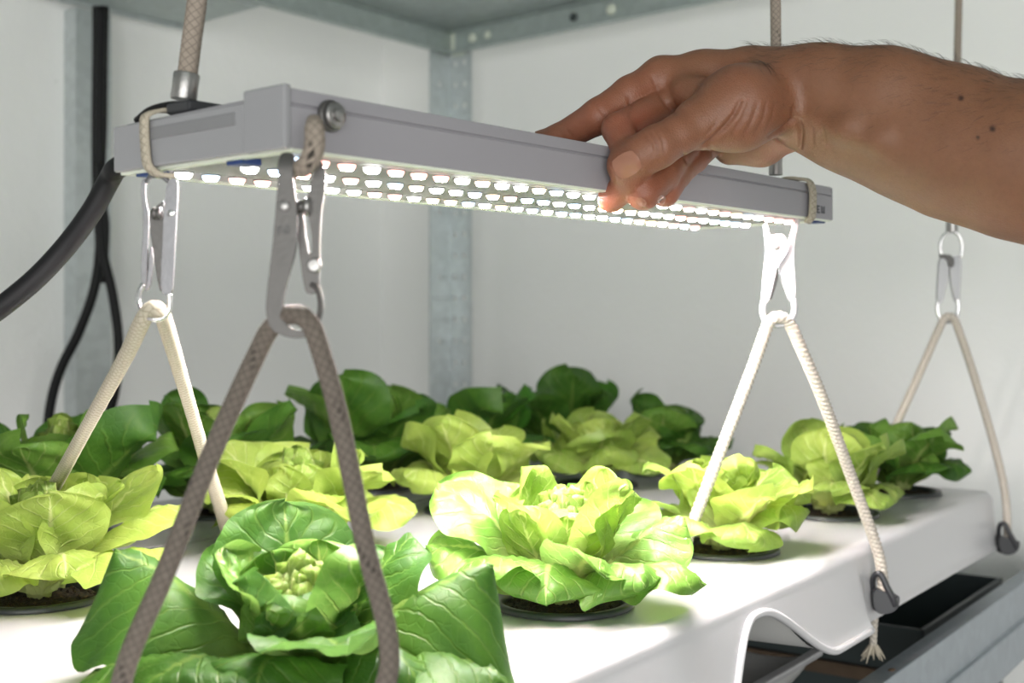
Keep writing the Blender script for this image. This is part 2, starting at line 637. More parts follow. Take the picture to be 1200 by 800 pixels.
shelf2 = thing('rack_shelf', 'short galvanised shelf end against the left wall, above the black cables', 'shelf', (.9, 1.4, SH))
mb = MB(); mb.box((-.2, PV + .03, SH + .008), (1.022, WV - .028, SH + .010))
obj('sheet', *mb.get(), M['galv2'], shelf2, False)
mb = MB(); mb.box((-.2, WV - .032, SH + .002), (1.022, WV - .0285, SH + .03))
obj('edge_lip', *mb.get(), M['galv'], shelf2, False)
mb = MB(); mb.box((-.2, PV + .026, SH + .008), (1.022, PV + .030, SH + .040))
obj('edge_lip', *mb.get(), M['galv'], shelf2, False)

# lower rack level: rail, shelf sheet, crate
rail = thing('rack_rail', 'blue-grey steel rack rail below the tray at lower right', 'rail', T(.2, -.015, -.14))
prof = [(0, 0), (.016, 0), (.016, -.072), (-.0045, -.072), (-.0045, -.0365), (-.0035, -.0355), (0, -.0345)]
n = len(prof)
v = []
for tx in (-.3, .84):
    for (a, b) in prof:
        v.append((tx, -.018 - .0 + a, -.094 + b))
f = [(i, (i + 1) % n, (i + 1) % n + n, i + n) for i in range(n)] + [tuple(range(n)), tuple(range(2 * n - 1, n - 1, -1))]
bevel(obj('rail_profile', TV(v), f, M['rail'], rail, False, fixn=True), .0008, 2)
for tx, ty in ((.305, -.004),):
    v, f = lathe([(0, .0004), (.003, .0003), (.0032, 0)], 10)
    s_ = obj('rust_spot', TV(v * [1.5, .8, 1] + [tx, -.012, -.0938]), f, M['rust'], rail)
lsh = thing('rack_shelf', 'dim lower rack shelf under the lettuce trays', 'shelf', T(.2, .3, -.34))
mb = MB(); mb.box((-.6, -.03, -.342), (.84, .84, -.338))
v, f = mb.get()
obj('sheet', TV(v), f, M['dimsheet'], lsh, False)
filler = thing('filler', 'dark teal crate with a brown edge, put in for the shaded wall gap behind the steel rail', 'filler', T(.66, .1, -.33))  # added dark box standing in for the shaded gap at the wall
mb = MB()
lo, hi = (.52, .03, -.338), (.80, .34, -.115)
mb.box(lo, (lo[0] + .004, hi[1], hi[2])).box((hi[0] - .004, lo[1], lo[2]), hi).box((lo[0], lo[1], lo[2]), (hi[0], lo[1] + .004, hi[2])).box((lo[0], hi[1] - .004, lo[2]), hi).box(lo, (hi[0], hi[1], lo[2] + .004))
v, f = mb.get()
obj('body', TV(v), f, M['dark'], filler, False)
mb = MB(); mb.box((.514, .024, -.168), (.52, .346, -.156)); mb.box((.514, .024, -.168), (.80, .03, -.156))
v, f = mb.get()
obj('edging', TV(v), f, M['rust'], filler, False)

# ------------------------------------------------------------------ grow trays
PR = .0385                                  # pot radius
ROW1 = [(-.208, .075), (-.003, .0755), (.202, .0757), (.407, .075), (.575, .072)]
ROW2 = [(-.170, .332), (.037, .332), (.242, .332), (.447, .332), (.590, .332)]
ROW3 = [(-.215, .50), (-.045, .50), (.105, .50), (.295, .50), (.470, .50), (.640, .50)]


def sst(x, a, b):
    t = np.clip((x - a) / (b - a), 0, 1)
    return t * t * (3 - 2 * t)


def arch_h(tx):
    """height of the skirt's lower edge above its normal bottom: the scalloped hand hole"""
    return np.where(tx < .0925, sst(tx, .030, .088) ** .8, 1 - sst(tx, .095, .198)) * .0425


def tray_top(x0, x1, y0, y1, pots, name, parent, mat):
    r = .012
    out = [(x0, y0), (x1, y0), (x1, y1), (x0, y1)]
    holes = [circ(px, py, PR - .003, 36) for px, py in pots]
    v, f = plate(out, holes, .002)
    v = v[:, [0, 2, 1]]                   # x,z -> x,y ; thickness -> z
    v[:, 2] -= .002
    return obj(name, TV(v), f, mat, parent, False, fixn=True)


tray = thing('grow_tray', 'white plastic grow tray with rounded skirt, holding two rows of lettuce', 'tray', T(.1, .2, -.06))
X0, X1, Y0, Y1 = -.46, .640, .010, .402
tray_top(X0, X1, Y0, Y1, ROW1 + ROW2, 'tray_top', tray, M['tray'])
# front skirt
txs = np.unique(np.concatenate([np.linspace(X0, .02, 20), np.linspace(.02, .21, 60), np.linspace(.21, .256, 8), np.linspace(.256, .282, 14), np.linspace(.282, X1, 20)]))
prof_t = np.concatenate([np.linspace(0, .3, 7), np.linspace(.36, 1, 12)])


def skirt_pt(tx, q, inset=0.0):
    """q 0..1 from the top edge over the rounded lip down to the lower rim"""
    step = 1 - sst(tx, .262, .276)
    flare = .005 + .008 * step
    depth = .0535 + .0025 * step
    bot = -(depth - arch_h(tx))
    if q <= .3:
        a = q / .3 * math.pi / 2
        y = .010 - .010 * math.sin(a); z = -.010 * (1 - math.cos(a))
    else:
        k = (q - .3) / .7
        z = -.010 + (bot + .010) * k
        y = -flare * (-z - .010) / .05
        y -= .0022 * max(0, (k - .90) / .1)     # little lip at the rim
    return (tx, y + inset, z)


v = []; m_ = len(prof_t)
for tx in txs:
    for q in prof_t: v.append(skirt_pt(tx, q))
base = len(v)
for tx in txs:                              # inner face
    for q in prof_t: 
        p = skirt_pt(tx, q); v.append((p[0], p[1] + .0028, p[2] - (.002 if q < .3 else 0)))
f = []
for i in range(len(txs) - 1):
    for j in range(m_ - 1):
        a = i * m_ + j; b = (i + 1) * m_ + j
        f.append((a, a + 1, b + 1, b))
        f.append((base + a, base + b, base + b + 1, base + a + 1))
    a = i * m_ + m_ - 1; b = a + m_
    f.append((a, base + a, base + b, b))
sk = obj('skirt', TV(v), f, M['tray'], tray, True, fixn=True, sharp=50)
rimp = [np.array(skirt_pt(t_, 1.0)) + [0, .0016, .0004] for t_ in np.linspace(X0, .259, 170)]
v, f, uv = tube(TV(rimp), .0026, 10, smooth=False)
obj('skirt_rim', v, f, M['tray'], tray)
# end skirts and back skirt
v = []; f = []
ys = np.linspace(Y0, Y1, 10)
for y in ys:
    for q in prof_t:
        if q <= .3:
            a = q / .3 * math.pi / 2; v.append((X1 + .014 * math.sin(a), y, -.014 * (1 - math.cos(a))))
        else:
            k = (q - .3) / .7; v.append((X1 + .014 + .006 * k, y - .012 * k * (1 if y == ys[0] else 0), -.014 - .0395 * k))
for i in range(len(ys) - 1):
    for j in range(m_ - 1):
        a = i * m_ + j; f.append((a, a + 1, a + m_ + 1, a + m_))
# close the corner to the front skirt
b0 = len(v)
for q in prof_t: v.append(skirt_pt(X1, q))
for j in range(m_ - 1): f.append((j, b0 + j, b0 + j + 1, j + 1))
obj('end_skirt', TV(v), f, M['tray'], tray, True, fixn=True, sharp=60)
mb = MB(); mb.box((X0, Y1, -.058), (X1, Y1 + .003, 0)); mb.box((X0 - .003, Y0, -.058), (X0, Y1, 0))
v, f = mb.get(); obj('back_skirt', TV(v), f, M['tray'], tray, False)
# recess wall behind the scalloped opening
txr = np.linspace(.028, .205, 40)
v = []
for tx in txr:
    h = -(.0562 - float(arch_h(np.array(tx)))) + .0005
    v += [(tx, -.001, h), (tx, .050, min(h - .002, -.016)), (tx, .054, -.016 - .0 + min(h + .014, 0)), (tx, .056, -.052)]
f = []
for i in range(len(txr) - 1):
    for j in range(3):
        a = i * 4 + j; f.append((a, a + 4, a + 5, a + 1))
obj('recess', TV(v), f, M['tray2'], tray, True, sharp=40)

tray2 = thing('grow_tray', 'white grow tray at the back along the wall, under the rear lettuces', 'tray', T(.1, .5, -.06))
tray_top(-.46, .715, .42, .60, ROW3, 'tray_top', tray2, M['tray'])
mb = MB(); mb.box((-.46, .417, -.058), (.715, .42, 0)); mb.box((-.46, .60, -.058), (.715, .603, 0)); mb.box((.715, .417, -.058), (.718, .603, 0)); mb.box((-.463, .417, -.058), (-.46, .603, 0))
v, f = mb.get(); obj('skirt', TV(v), f, M['tray'], tray2, False)

# lower gutter glimpsed through the scallop
gut = thing('gutter', 'white plastic gutter glimpsed under the tray through the scalloped opening', 'gutter', T(.1, .1, -.13))
v = []; f = []
gx = np.concatenate([np.linspace(-.2, .20, 9), np.linspace(.22, .315, 14)])
ng = 15
for x in gx:
    e = np.clip((x - .20) / .118, 0, 1); sc = math.sqrt(max(0, 1 - e ** 2.2)) 
    for j in range(ng):
        a = math.pi * j / (ng - 1)
        v.append((x, .095 - .045 * math.cos(a), -.092 - .048 * math.sin(a) * sc))
for i in range(len(gx) - 1):
    for j in range(ng - 1):
        a = i * ng + j; f.append((a, a + 1, a + ng + 1, a + ng))
nb_ = len(v)
o = obj('channel', TV(v), f, M['tray2'], gut, True)
sm = o.modifiers.new('solid', 'SOLIDIFY'); sm.thickness = .003
mb = MB(); mb.box((-.2, .043, -.094), (.312, .0515, -.089)); v, f = mb.get()
bevel(obj('rim', TV(v), f, M['tray'], gut, False), .0015)


# ------------------------------------------------------------------ pots
def make_pot(tx, ty, label, z=0.0, seed=0, rim='rim', group='black pots in the grow trays', rad=PR):
    c = T(tx, ty, z)
    t = thing('grow_pot', label, 'pot', c, group if z == 0 else None)
    ro = rad + .0025; 
    v, f = lathe([(rad - .004, -.001), (rad - .0035, .0022), (rad - .002, .0036), (ro - .001, .0036), (ro, .0026), (ro, .0006), (ro - .002, .0003), (rad - .0032, .0003), (rad - .0045, -.03), (rad - .009, -.050), (rad - .0105, -.050), (rad - .006, -.03)], 48, closed=True)
    obj('rim', v, f, M[rim], t, True, local=True, sharp=50)
    rng = np.random.default_rng(seed + 77)
    rr = np.linspace(0, rad - .004, 12); th = np.linspace(0, 2 * math.pi, 36, endpoint=False)
    v = [(0, 0, .001)]; f = []
    for i, r in enumerate(rr[1:]):
        for k in th:
            v.append((r * math.cos(k), r * math.sin(k), -.0015 + .0035 * (1 - r / rad) + rng.uniform(-.0011, .0011) * (1 if i < 10 else .3)))
    for j in range(36):
        f.append((0, 1 + j, 1 + (j + 1) % 36))
        for i in range(10):
            a = 1 + i * 36 + j; b = 1 + i * 36 + (j + 1) % 36
            f.append((a, a + 36, b + 36, b))
    s = obj('soil', v, f, M['soil'], t, True, local=True)
    mb = MB()
    for i in range(70):                    # crumbs
        r = math.sqrt(rng.uniform(0, 1)) * (rad - .007); k = rng.uniform(0, 2 * math.pi); q = rng.uniform(.0006, .0016)
        ov = np.array([(1, 0, 0), (-1, 0, 0), (0, 1, 0), (0, -1, 0), (0, 0, 1), (0, 0, -1)], float) * q * rng.uniform(.6, 1.3, (6, 1))
        mb.add(ov + np.array([r * math.cos(k), r * math.sin(k), .0012]), [(0, 2, 4), (2, 1, 4), (1, 3, 4), (3, 0, 4), (2, 0, 5), (1, 2, 5), (3, 1, 5), (0, 3, 5)])
    c_ = obj('soil_crumbs', *mb.get(), M['soil'], t, False, local=True)
    c_['kind'] = 'stuff'
    return t


# ------------------------------------------------------------------ lettuces
NU, NV = 26, 19
AZ0 = math.degrees(BETA) - 90               # image-right direction in the room


def leaf_geo(L, Wd, e0, e1, cup=.25, ruf=.12, freq=1.4, seed=0, fold=0.0, bend=1.4, tipcup=0.0, twist=0.0, roll=0.0, nu=NU, nv=NV, neck=.26, quilt=.0016):
    rng = np.random.default_rng(seed)
    u = 1 - (1 - np.linspace(0, 1, nu)) ** 1.45; v = np.linspace(-1, 1, nv)
    el = np.radians(e0 + (e1 - e0) * u ** bend)
    du = L * np.diff(u)
    r = np.concatenate([[0], np.cumsum(np.cos((el[1:] + el[:-1]) / 2) * du)])
    z = np.concatenate([[0], np.cumsum(np.sin((el[1:] + el[:-1]) / 2) * du)])
    lat = Wd * .10 * np.sin(u * 2.6 + rng.uniform(0, 6)) * u       # sideways wander
    sh = neck + (1 - neck) * sst(u, .03, .64)
    tip = np.where(u > .62, np.sqrt(np.clip(1 - ((u - .62) / .38) ** 2.6, 0, 1)), 1)
    w = Wd * sh * tip
    U, V = np.meshgrid(u, v, indexing='ij')
    nrm = np.stack([-np.sin(el), np.zeros(nu), np.cos(el)], 1)     # adaxial side
    tan = np.stack([np.cos(el), np.zeros(nu), np.sin(el)], 1)
    p1, p2, p3, p4 = rng.uniform(0, 6.28, 4)
    f1 = freq * rng.uniform(.85, 1.15); f2 = freq * 2.1
    av = np.abs(V)
    edge = av ** 2.0 * sst(U, .15, .6)
    # one continuous wave that runs up one margin, round the tip and down the other
    per = np.where(V > 0, U * (1 - .0 * av), 2.0 - U) + .0
    tipz = sst(U, .70, 1.0)
    phs = np.where(V >= 0, 1, -1) * (1 - U) * f1 * 6.283 * 1.15 + V * 2.2 * tipz
    wave = np.sin(phs + p1) * (1 - .5 * tipz) + .35 * np.sin(2.1 * phs + p3) * (1 - .6 * tipz)
    wave += .7 * np.sin(V * 3.6 + p2) * tipz
    h = Wd * ruf * 1.25 * wave * (edge + .25 * tipz)
    h += Wd * cup * (av ** 1.8) * (sst(U, 0, .35)) - Wd * tipcup * sst(U, .6, 1.0) * (.4 + av)
    h += Wd * fold * (np.sqrt(av ** 2 + .05) - .22) * sst(U, .05, .5)
    # quilting between the side veins
    ph = U * 8.5 - av ** .8 * 2.6 + .25 * np.sin(7 * V + p1)
    h += quilt * (1 - np.abs(np.cos(math.pi * ph)) + .6 * np.sin(9 * V + 17 * U + p4)) * sst(U, .15, .4) * (1 - av ** 4) - .0014 * np.exp(-(V / .09) ** 2) * (1 - .6 * U)
    jag = 1 + .035 * np.sin(6.283 * f2 * U + p4) * edge + .012 * np.sin(6.283 * 7 * U + p2) * edge
    ang = np.radians(twist) * U
    latv = w[:, None] * V * jag * (1 - .16 * av * abs(fold) - .08 * av * abs(cup))
    c, s_ = np.cos(ang), np.sin(ang)
    yy = latv * c - h * s_
    hh = latv * s_ + h * c
    pos = np.stack([r[:, None] + nrm[:, 0:1] * hh, lat[:, None] + yy, z[:, None] + nrm[:, 2:3] * hh], -1)
    vv = pos.reshape(-1, 3)
    f = [(i * nv + j, (i + 1) * nv + j, (i + 1) * nv + j + 1, i * nv + j + 1) for i in range(nu - 1) for j in range(nv - 1)]
    uv = np.stack([(V * .5 + .5).ravel(), U.ravel()], 1)
    if roll:
        a = math.radians(roll); R = np.array([[1, 0, 0], [0, math.cos(a), -math.sin(a)], [0, math.sin(a), math.cos(a)]])
        vv = vv @ R.T
    return vv, f, uv


def place(vv, az_img, r0=.004, dz=0.0):
    a = math.radians(az_img + AZ0)
    vv = vv + np.array([r0, 0, dz])
    R = np.array([[math.cos(a), -math.sin(a), 0], [math.sin(a), math.cos(a), 0], [0, 0, 1]])
    return vv @ R.T


def heart(t, mat, seed, R=.017, z0=.030, n=64, sz=.011):
    """crinkled young leaves packed in the centre"""
    rng = np.random.default_rng(seed + 900)
    mb = MB(); uvs = []
    for i in range(n):
        rr = R * math.sqrt((i + .5) / n); az = i * 137.5 + rng.uniform(-15, 15)
        L = sz * rng.uniform(1.1, 1.6)
        vv, f, uv = leaf_geo(L, sz * rng.uniform(.5, .75), 78, 86 + rng.uniform(-20, 65), rng.uniform(.7, 1.15), .10, 1.2, int(seed * 131 + i), bend=1.6, nu=9, nv=7, neck=.6, quilt=.0, tipcup=rng.uniform(-.5, .0))
        zz = z0 * (1 - .35 * (rr / R) ** 2) - .006 + rng.uniform(-.0025, .0025)
        mb.add(place(vv, az, rr, zz), f); uv[:, 1] = .22 + .45 * uv[:, 1]; uvs.append(uv)
    v, f = mb.get()
    o = obj('heart', v, f, mat, t, True, uv=np.concatenate(uvs), local=True)
    o['kind'] = 'stuff'
    # core stem
    v, f = lathe([(.006, -.002), (.008, .006), (.011, .018), (.012, z0 - .008), (0, z0 - .002)], 14)
    o = obj('stem', v, f, mat, t, True, uv=np.full((len(v), 2), .5) * [1, .1], local=True)


def lettuce(tx, ty, label, outer_m, inner_m, sc=1.0, seed=0, leaves=None, rot=0.0, hgt=1.0, nout=7, nmid=6, nin=6, z=.001):
    c = T(tx, ty, z)
    t = thing('lettuce', label, 'lettuce', c, 'lettuces growing in the trays')
    rng = np.random.default_rng(seed + 5)
    L = []
    if leaves is None:
        for i in range(nout):
            az = rot + i * 360 / nout + rng.uniform(-14, 14)
            L.append(dict(az=az, L=.076 * rng.uniform(.88, 1.1), W=.031 * rng.uniform(.9, 1.15), e0=rng.uniform(52, 68), e1=rng.uniform(-52, -5), cup=rng.uniform(-.15, .1), ruf=rng.uniform(.10, .2), freq=rng.uniform(1.0, 1.6), twist=rng.uniform(-25, 25), fold=rng.uniform(-.55, 0), bend=rng.uniform(1.0, 1.5), m=0))
        for i in range(nmid):
            az = rot + 25 + i * 360 / nmid + rng.uniform(-14, 14)
            L.append(dict(az=az, L=.072 * rng.uniform(.9, 1.15) * hgt, W=.034 * rng.uniform(.9, 1.15), e0=rng.uniform(62, 74), e1=rng.uniform(0, 66), cup=rng.uniform(.0, .3), ruf=rng.uniform(.12, .24), freq=rng.uniform(1.0, 1.7), twist=rng.uniform(-20, 20), fold=rng.uniform(-.3, .15), m=0 if rng.random() < .5 else 1, r0=.009))
        for i in range(nin):
            az = rot + 50 + i * 360 / nin + rng.uniform(-14, 14)
            L.append(dict(az=az, L=.059 * rng.uniform(.9, 1.15) * hgt, W=.025 * rng.uniform(.9, 1.1), e0=rng.uniform(72, 82), e1=rng.uniform(60, 96), cup=rng.uniform(.2, .45), ruf=rng.uniform(.12, .24), freq=rng.uniform(1.0, 1.8), m=1, r0=.012))
    else:
        L = leaves
    ms = (outer_m, inner_m)
    for i, d in enumerate(L):
        vv, f, uv = leaf_geo(d['L'] * sc, d['W'] * sc, d['e0'] - (9 if d['e1'] < 45 else 0), d['e1'] - (8 if d['e1'] < 0 else 0), d.get('cup', .2), d.get('ruf', .12), d.get('freq', 1.3), seed * 97 + i, d.get('fold', 0), max(1.7, d.get('bend', 2.3) * (1 if 'bend' not in d else 1.5)), d.get('tipcup', 0), d.get('twist', 0), d.get('roll', 0))
        vv = place(vv, d['az'], d.get('r0', .008) * sc, d.get('dz', .004) * sc)
        # keep drooping tips on the tray
        zmin = .0045 + .0015 * np.sin(vv[:, 0] * 300)
        vv[:, 2] = np.where(vv[:, 2] < zmin, zmin + (vv[:, 2] - zmin) * .08, vv[:, 2])
        obj('leaf', vv, f, M[ms[d.get('m', 0)]], t, True, uv=uv, local=True)
    heart(t, M['leafC'], seed, .020 * sc, .060 * sc * hgt, sz=.0098 * sc)
    return t


LB = [  # centre plant, in focus (azimuths: 0 right, 90 away, 270 towards the lens)
    dict(az=256, L=.072, W=.032, e0=72, e1=-84, cup=-.12, ruf=.12, freq=1.2, bend=1.05, twist=-18, fold=-.15),
    dict(az=306, L=.072, W=.031, e0=54, e1=-50, cup=-.2, ruf=.10, freq=1.1, twist=8, fold=-.3),
    dict(az=338, L=.084, W=.030, e0=44, e1=-44, cup=-.1, ruf=.12, freq=1.2, fold=-.4),
    dict(az=16, L=.080, W=.034, e0=54, e1=10, cup=-.05, ruf=.10, freq=1.1, roll=14, fold=-.5),
    dict(az=220, L=.080, W=.034, e0=52, e1=-34, cup=-.1, ruf=.12, freq=1.2, twist=10, fold=-.2),
    dict(az=190, L=.082, W=.036, e0=50, e1=-4, cup=.0, ruf=.12, freq=1.2, roll=-14, fold=-.3),
    dict(az=162, L=.092, W=.040, e0=66, e1=20, cup=.0, ruf=.10, freq=1.0, roll=-12, fold=-.1),
    dict(az=124, L=.084, W=.036, e0=62, e1=10, cup=.05, ruf=.13),
    dict(az=88, L=.082, W=.036, e0=60, e1=0, cup=.05, ruf=.14),
    dict(az=50, L=.082, W=.035, e0=60, e1=6, cup=.05, ruf=.14),
    dict(az=290, L=.070, W=.028, e0=62, e1=-40, cup=.0, ruf=.13, freq=1.2, twist=-40, fold=-.2, r0=.010),
    dict(az=322, L=.072, W=.027, e0=70, e1=48, cup=.30, ruf=.10, freq=1.1, m=1, r0=.012),
    dict(az=268, L=.051, W=.029, e0=74, e1=74, cup=.36, ruf=.10, freq=1.2, m=1, r0=.013),
    dict(az=232, L=.058, W=.022, e0=64, e1=64, cup=.35, ruf=.18, m=1, r0=.013, twist=20),
    dict(az=196, L=.066, W=.026, e0=70, e1=46, cup=.26, ruf=.14, m=1, r0=.012),
    dict(az=158, L=.074, W=.027, e0=78, e1=84, cup=.24, ruf=.10, m=1, r0=.012),
    dict(az=110, L=.064, W=.026, e0=74, e1=56, cup=.2, ruf=.16, m=1, r0=.012),
    dict(az=62, L=.064, W=.026, e0=76, e1=66, cup=.2, ruf=.16, m=1, r0=.012),
    dict(az=28, L=.074, W=.027, e0=76, e1=72, cup=.24, ruf=.10, m=1, r0=.012),
    dict(az=352, L=.066, W=.025, e0=66, e1=46, cup=.3, ruf=.16, m=1, r0=.012),
]
LA = [  # nearest plant, large dark leaves
    dict(az=168, L=.108, W=.050, e0=52, e1=20, cup=-.15, ruf=.17, freq=1.5, roll=-6, fold=-.75),
    dict(az=196, L=.106, W=.042, e0=32, e1=-40, cup=-.1, ruf=.12, freq=1.1, fold=-.3),
    dict(az=226, L=.084, W=.040, e0=44, e1=-44, cup=-.1, ruf=.14, freq=1.2, fold=-.3),
    dict(az=258, L=.066, W=.038, e0=58, e1=-70, cup=-.1, ruf=.14, freq=1.2, fold=-.2),
    dict(az=322, L=.080, W=.040, e0=48, e1=-60, cup=-.1, ruf=.14, freq=1.2, fold=-.3),
    dict(az=344, L=.104, W=.040, e0=34, e1=-36, cup=-.1, ruf=.10, freq=1.1, fold=-.35),
    dict(az=8, L=.104, W=.048, e0=56, e1=10, cup=-.15, ruf=.18, freq=1.5, roll=8, fold=-.8, tipcup=.2),
    dict(az=36, L=.086, W=.038, e0=66, e1=30, cup=.0, ruf=.12, fold=-.2),
    dict(az=64, L=.076, W=.036, e0=66, e1=40, cup=.1, ruf=.14),
    dict(az=108, L=.088, W=.038, e0=70, e1=56, cup=.2, ruf=.09, freq=1.0),
    dict(az=140, L=.078, W=.034, e0=68, e1=40, cup=.1, ruf=.16),
    dict(az=178, L=.072, W=.029, e0=66, e1=58, cup=.2, ruf=.22, m=1),
    dict(az=298, L=.070, W=.034, e0=60, e1=-20, cup=.0, ruf=.16, freq=1.2),
    dict(az=246, L=.046, W=.026, e0=68, e1=60, cup=.3, ruf=.18, m=1, r0=.012),
    dict(az=284, L=.046, W=.026, e0=74, e1=74, cup=.3, ruf=.16, m=0, r0=.012),
    dict(az=342, L=.066, W=.028, e0=70, e1=62, cup=.25, ruf=.2, m=1, r0=.012),
    dict(az=24, L=.064, W=.026, e0=74, e1=74, cup=.2, ruf=.2, m=0, r0=.012),
    dict(az=78, L=.066, W=.029, e0=76, e1=78, cup=.3, ruf=.18, m=1, r0=.012),
    dict(az=128, L=.062, W=.026, e0=74, e1=76, cup=.2, ruf=.2, m=1, r0=.012),
    dict(az=212, L=.056, W=.026, e0=70, e1=66, cup=.3, ruf=.2, m=0, r0=.012),
]
LF = [  # left plant with the open pale leaves facing the lens
    dict(az=250, L=.072, W=.034, e0=68, e1=-80, cup=-.12, ruf=.16, freq=1.4, twist=6, fold=-.1, bend=1.05),
    dict(az=208, L=.084, W=.034, e0=48, e1=-24, cup=.05, ruf=.18),
    dict(az=178, L=.090, W=.034, e0=48, e1=-4, cup=.05, ruf=.18, fold=-.3),
    dict(az=150, L=.084, W=.032, e0=62, e1=30, cup=.05, ruf=.18),
    dict(az=306, L=.072, W=.032, e0=60, e1=-55, cup=-.1, ruf=.16, freq=1.3, fold=-.2),
    dict(az=338, L=.088, W=.038, e0=46, e1=-30, cup=.0, ruf=.12, fold=-.3),
    dict(az=8, L=.094, W=.040, e0=58, e1=-2, cup=.0, ruf=.10, fold=-.3),
    dict(az=40, L=.092, W=.038, e0=64, e1=16, cup=.1, ruf=.12),
    dict(az=80, L=.084, W=.036, e0=62, e1=6, cup=.1, ruf=.14),
    dict(az=120, L=.082, W=.034, e0=66, e1=20, cup=.1, ruf=.14),
    dict(az=298, L=.070, W=.033, e0=62, e1=60, cup=.12, ruf=.08, freq=1.1, m=1, r0=.012),
    dict(az=238, L=.066, W=.029, e0=64, e1=58, cup=.14, ruf=.10, freq=1.1, m=1, r0=.012),
    dict(az=196, L=.064, W=.025, e0=62, e1=48, cup=.25, ruf=.2, m=1, r0=.012),
    dict(az=156, L=.074, W=.026, e0=76, e1=80, cup=.1, ruf=.16, m=1, r0=.012, tipcup=.4),
    dict(az=102, L=.064, W=.027, e0=74, e1=70, cup=.2, ruf=.18, m=1, r0=.012),
    dict(az=56, L=.068, W=.029, e0=72, e1=60, cup=.2, ruf=.16, m=1, r0=.012),
    dict(az=14, L=.070, W=.029, e0=66, e1=46, cup=.2, ruf=.16, m=1, r0=.012),
    dict(az=340, L=.066, W=.027, e0=64, e1=54, cup=.2, ruf=.16, m=1, r0=.012),
]

lettuce(*ROW1[0], 'large dark green lettuce nearest the lens, front and lowest in the picture', 'leafA', 'leafB', .90, 1, LA)
lettuce(*ROW1[1], 'sharp mid-green lettuce with a tight crinkled heart at the centre of the front row', 'leafB', 'leafC', 1.0, 2, LB)
lettuce(*ROW1[2], 'pale green lettuce behind the white rope, third along the front row', 'leafC', 'leafE', .93, 3, rot=20)
lettuce(*ROW1[3], 'lettuce fourth along the front row, beside the twisted rope leg', 'leafC', 'leafE', .95, 4, rot=40)
lettuce(*ROW1[4], 'dark green lettuce at the far right end of the tray by the wall', 'leafA', 'leafB', .98, 5, rot=10)
lettuce(*ROW2[0], 'yellow-green lettuce with broad open leaves at the left of the second row', 'leafE', 'leafE', 1.0, 6, LF)
lettuce(*ROW2[1], 'bright yellow lettuce between the two legs of the grey front rope', 'leafE', 'leafE', 1.06, 7, rot=5)
lettuce(*ROW2[2], 'bright yellow lettuce behind the sharp centre lettuce', 'leafE', 'leafE', 1.06, 8, rot=33)
lettuce(*ROW2[3], 'light green lettuce fourth along the second row, behind the pale third one', 'leafC', 'leafE', 1.05, 9, rot=12)
lettuce(*ROW2[4], 'blurred green lettuce at the far end of the second row', 'leafA', 'leafB', 1.0, 10, rot=45)
R3 = ['dark green lettuce at the left edge of the picture in the back tray', 'dark round-leaved lettuce in the back tray in front of the black cables', 'dark green lettuce in the back tray behind the left rope', 'tall dark lettuce in the back tray left of the corner post', 'dark blurred lettuce at the foot of the corner post', 'dark blurred lettuce right of the corner post']
for i, (tx, ty) in enumerate(ROW3):
    lettuce(tx, ty, R3[i], 'leafD' if i > 3 else 'leafA', 'leafB' if i < 4 else 'leafA', 1.16 if i != 3 else 1.28, 20 + i, rot=17 * i, hgt=1.16, nout=6, nmid=6, nin=5)  # back row leaves darker, distance from the lamp put into the colour
names = ['under the large dark front lettuce', 'under the sharp centre lettuce', 'beside the foot of the white rope', 'under the fourth lettuce of the front row', 'at the far right end of the tray',
         'at lower left under the yellow-green lettuce', 'under the yellow lettuce between the grey rope legs', 'under the yellow lettuce behind the centre', 'under the fourth lettuce of the second row', 'at the far end of the second row',
         'at the left edge in the back tray', 'in the back tray before the black cables', 'in the back tray behind the left rope', 'in the back tray under the tall dark lettuce', 'at the foot of the corner post', 'in the back tray right of the corner post']
for i, (tx, ty) in enumerate(ROW1 + ROW2 + ROW3):
    make_pot(tx, ty, 'round charcoal plastic pot of dark soil ' + names[i], 0, i)
make_pot(.165, .095, 'ochre-rimmed pot of soil in the gutter under the scalloped opening', -.098, 40, 'ochre', None, .034)

# ------------------------------------------------------------------ grow lamp
N3 = P(340, 173, .45); R3_ = P(975, 258, .82)
lx = R3_ - N3; LL = np.linalg.norm(lx); lx /= LL
ly = np.cross(UP, lx); ly /= np.linalg.norm(ly)
lz = np.cross(lx, ly)
LM = Matrix(((lx[0], ly[0], lz[0], N3[0]), (lx[1], ly[1], lz[1], N3[1]), (lx[2], ly[2], lz[2], N3[2]), (0, 0, 0, 1)))
LWD, LH = .115, .0228


def LW(x, y, z):                            # lamp frame to world
    return N3 + lx * x + ly * y + lz * z


lamp = thing('grow_lamp', 'long grey LED grow lamp hung over the lettuces, held by the hand', 'lamp', mw=LM)


def lbox(name, lo, hi, m, bw=.001, parent=lamp, seg=2):
    v, f = MB().box(lo, hi).get()
    o = obj(name, v, f, m, parent, False, local=True)
    if bw: bevel(o, bw, seg)
    return o


# near rail: profile with a groove, extruded along the lamp
def extr(name, prof, x0, x1, m, bw=.0007):
    n = len(prof)
    v = [(x0, y, z) for y, z in prof] + [(x1, y, z) for y, z in prof]
    f = [(i, (i + 1) % n, (i + 1) % n + n, i + n) for i in range(n)] + [tuple(range(n))[::-1], tuple(range(n, 2 * n))]
    o = obj(name, v, f, m, lamp, False, local=True, fixn=True)
    if bw: bevel(o, bw, 2, 30)
    return o


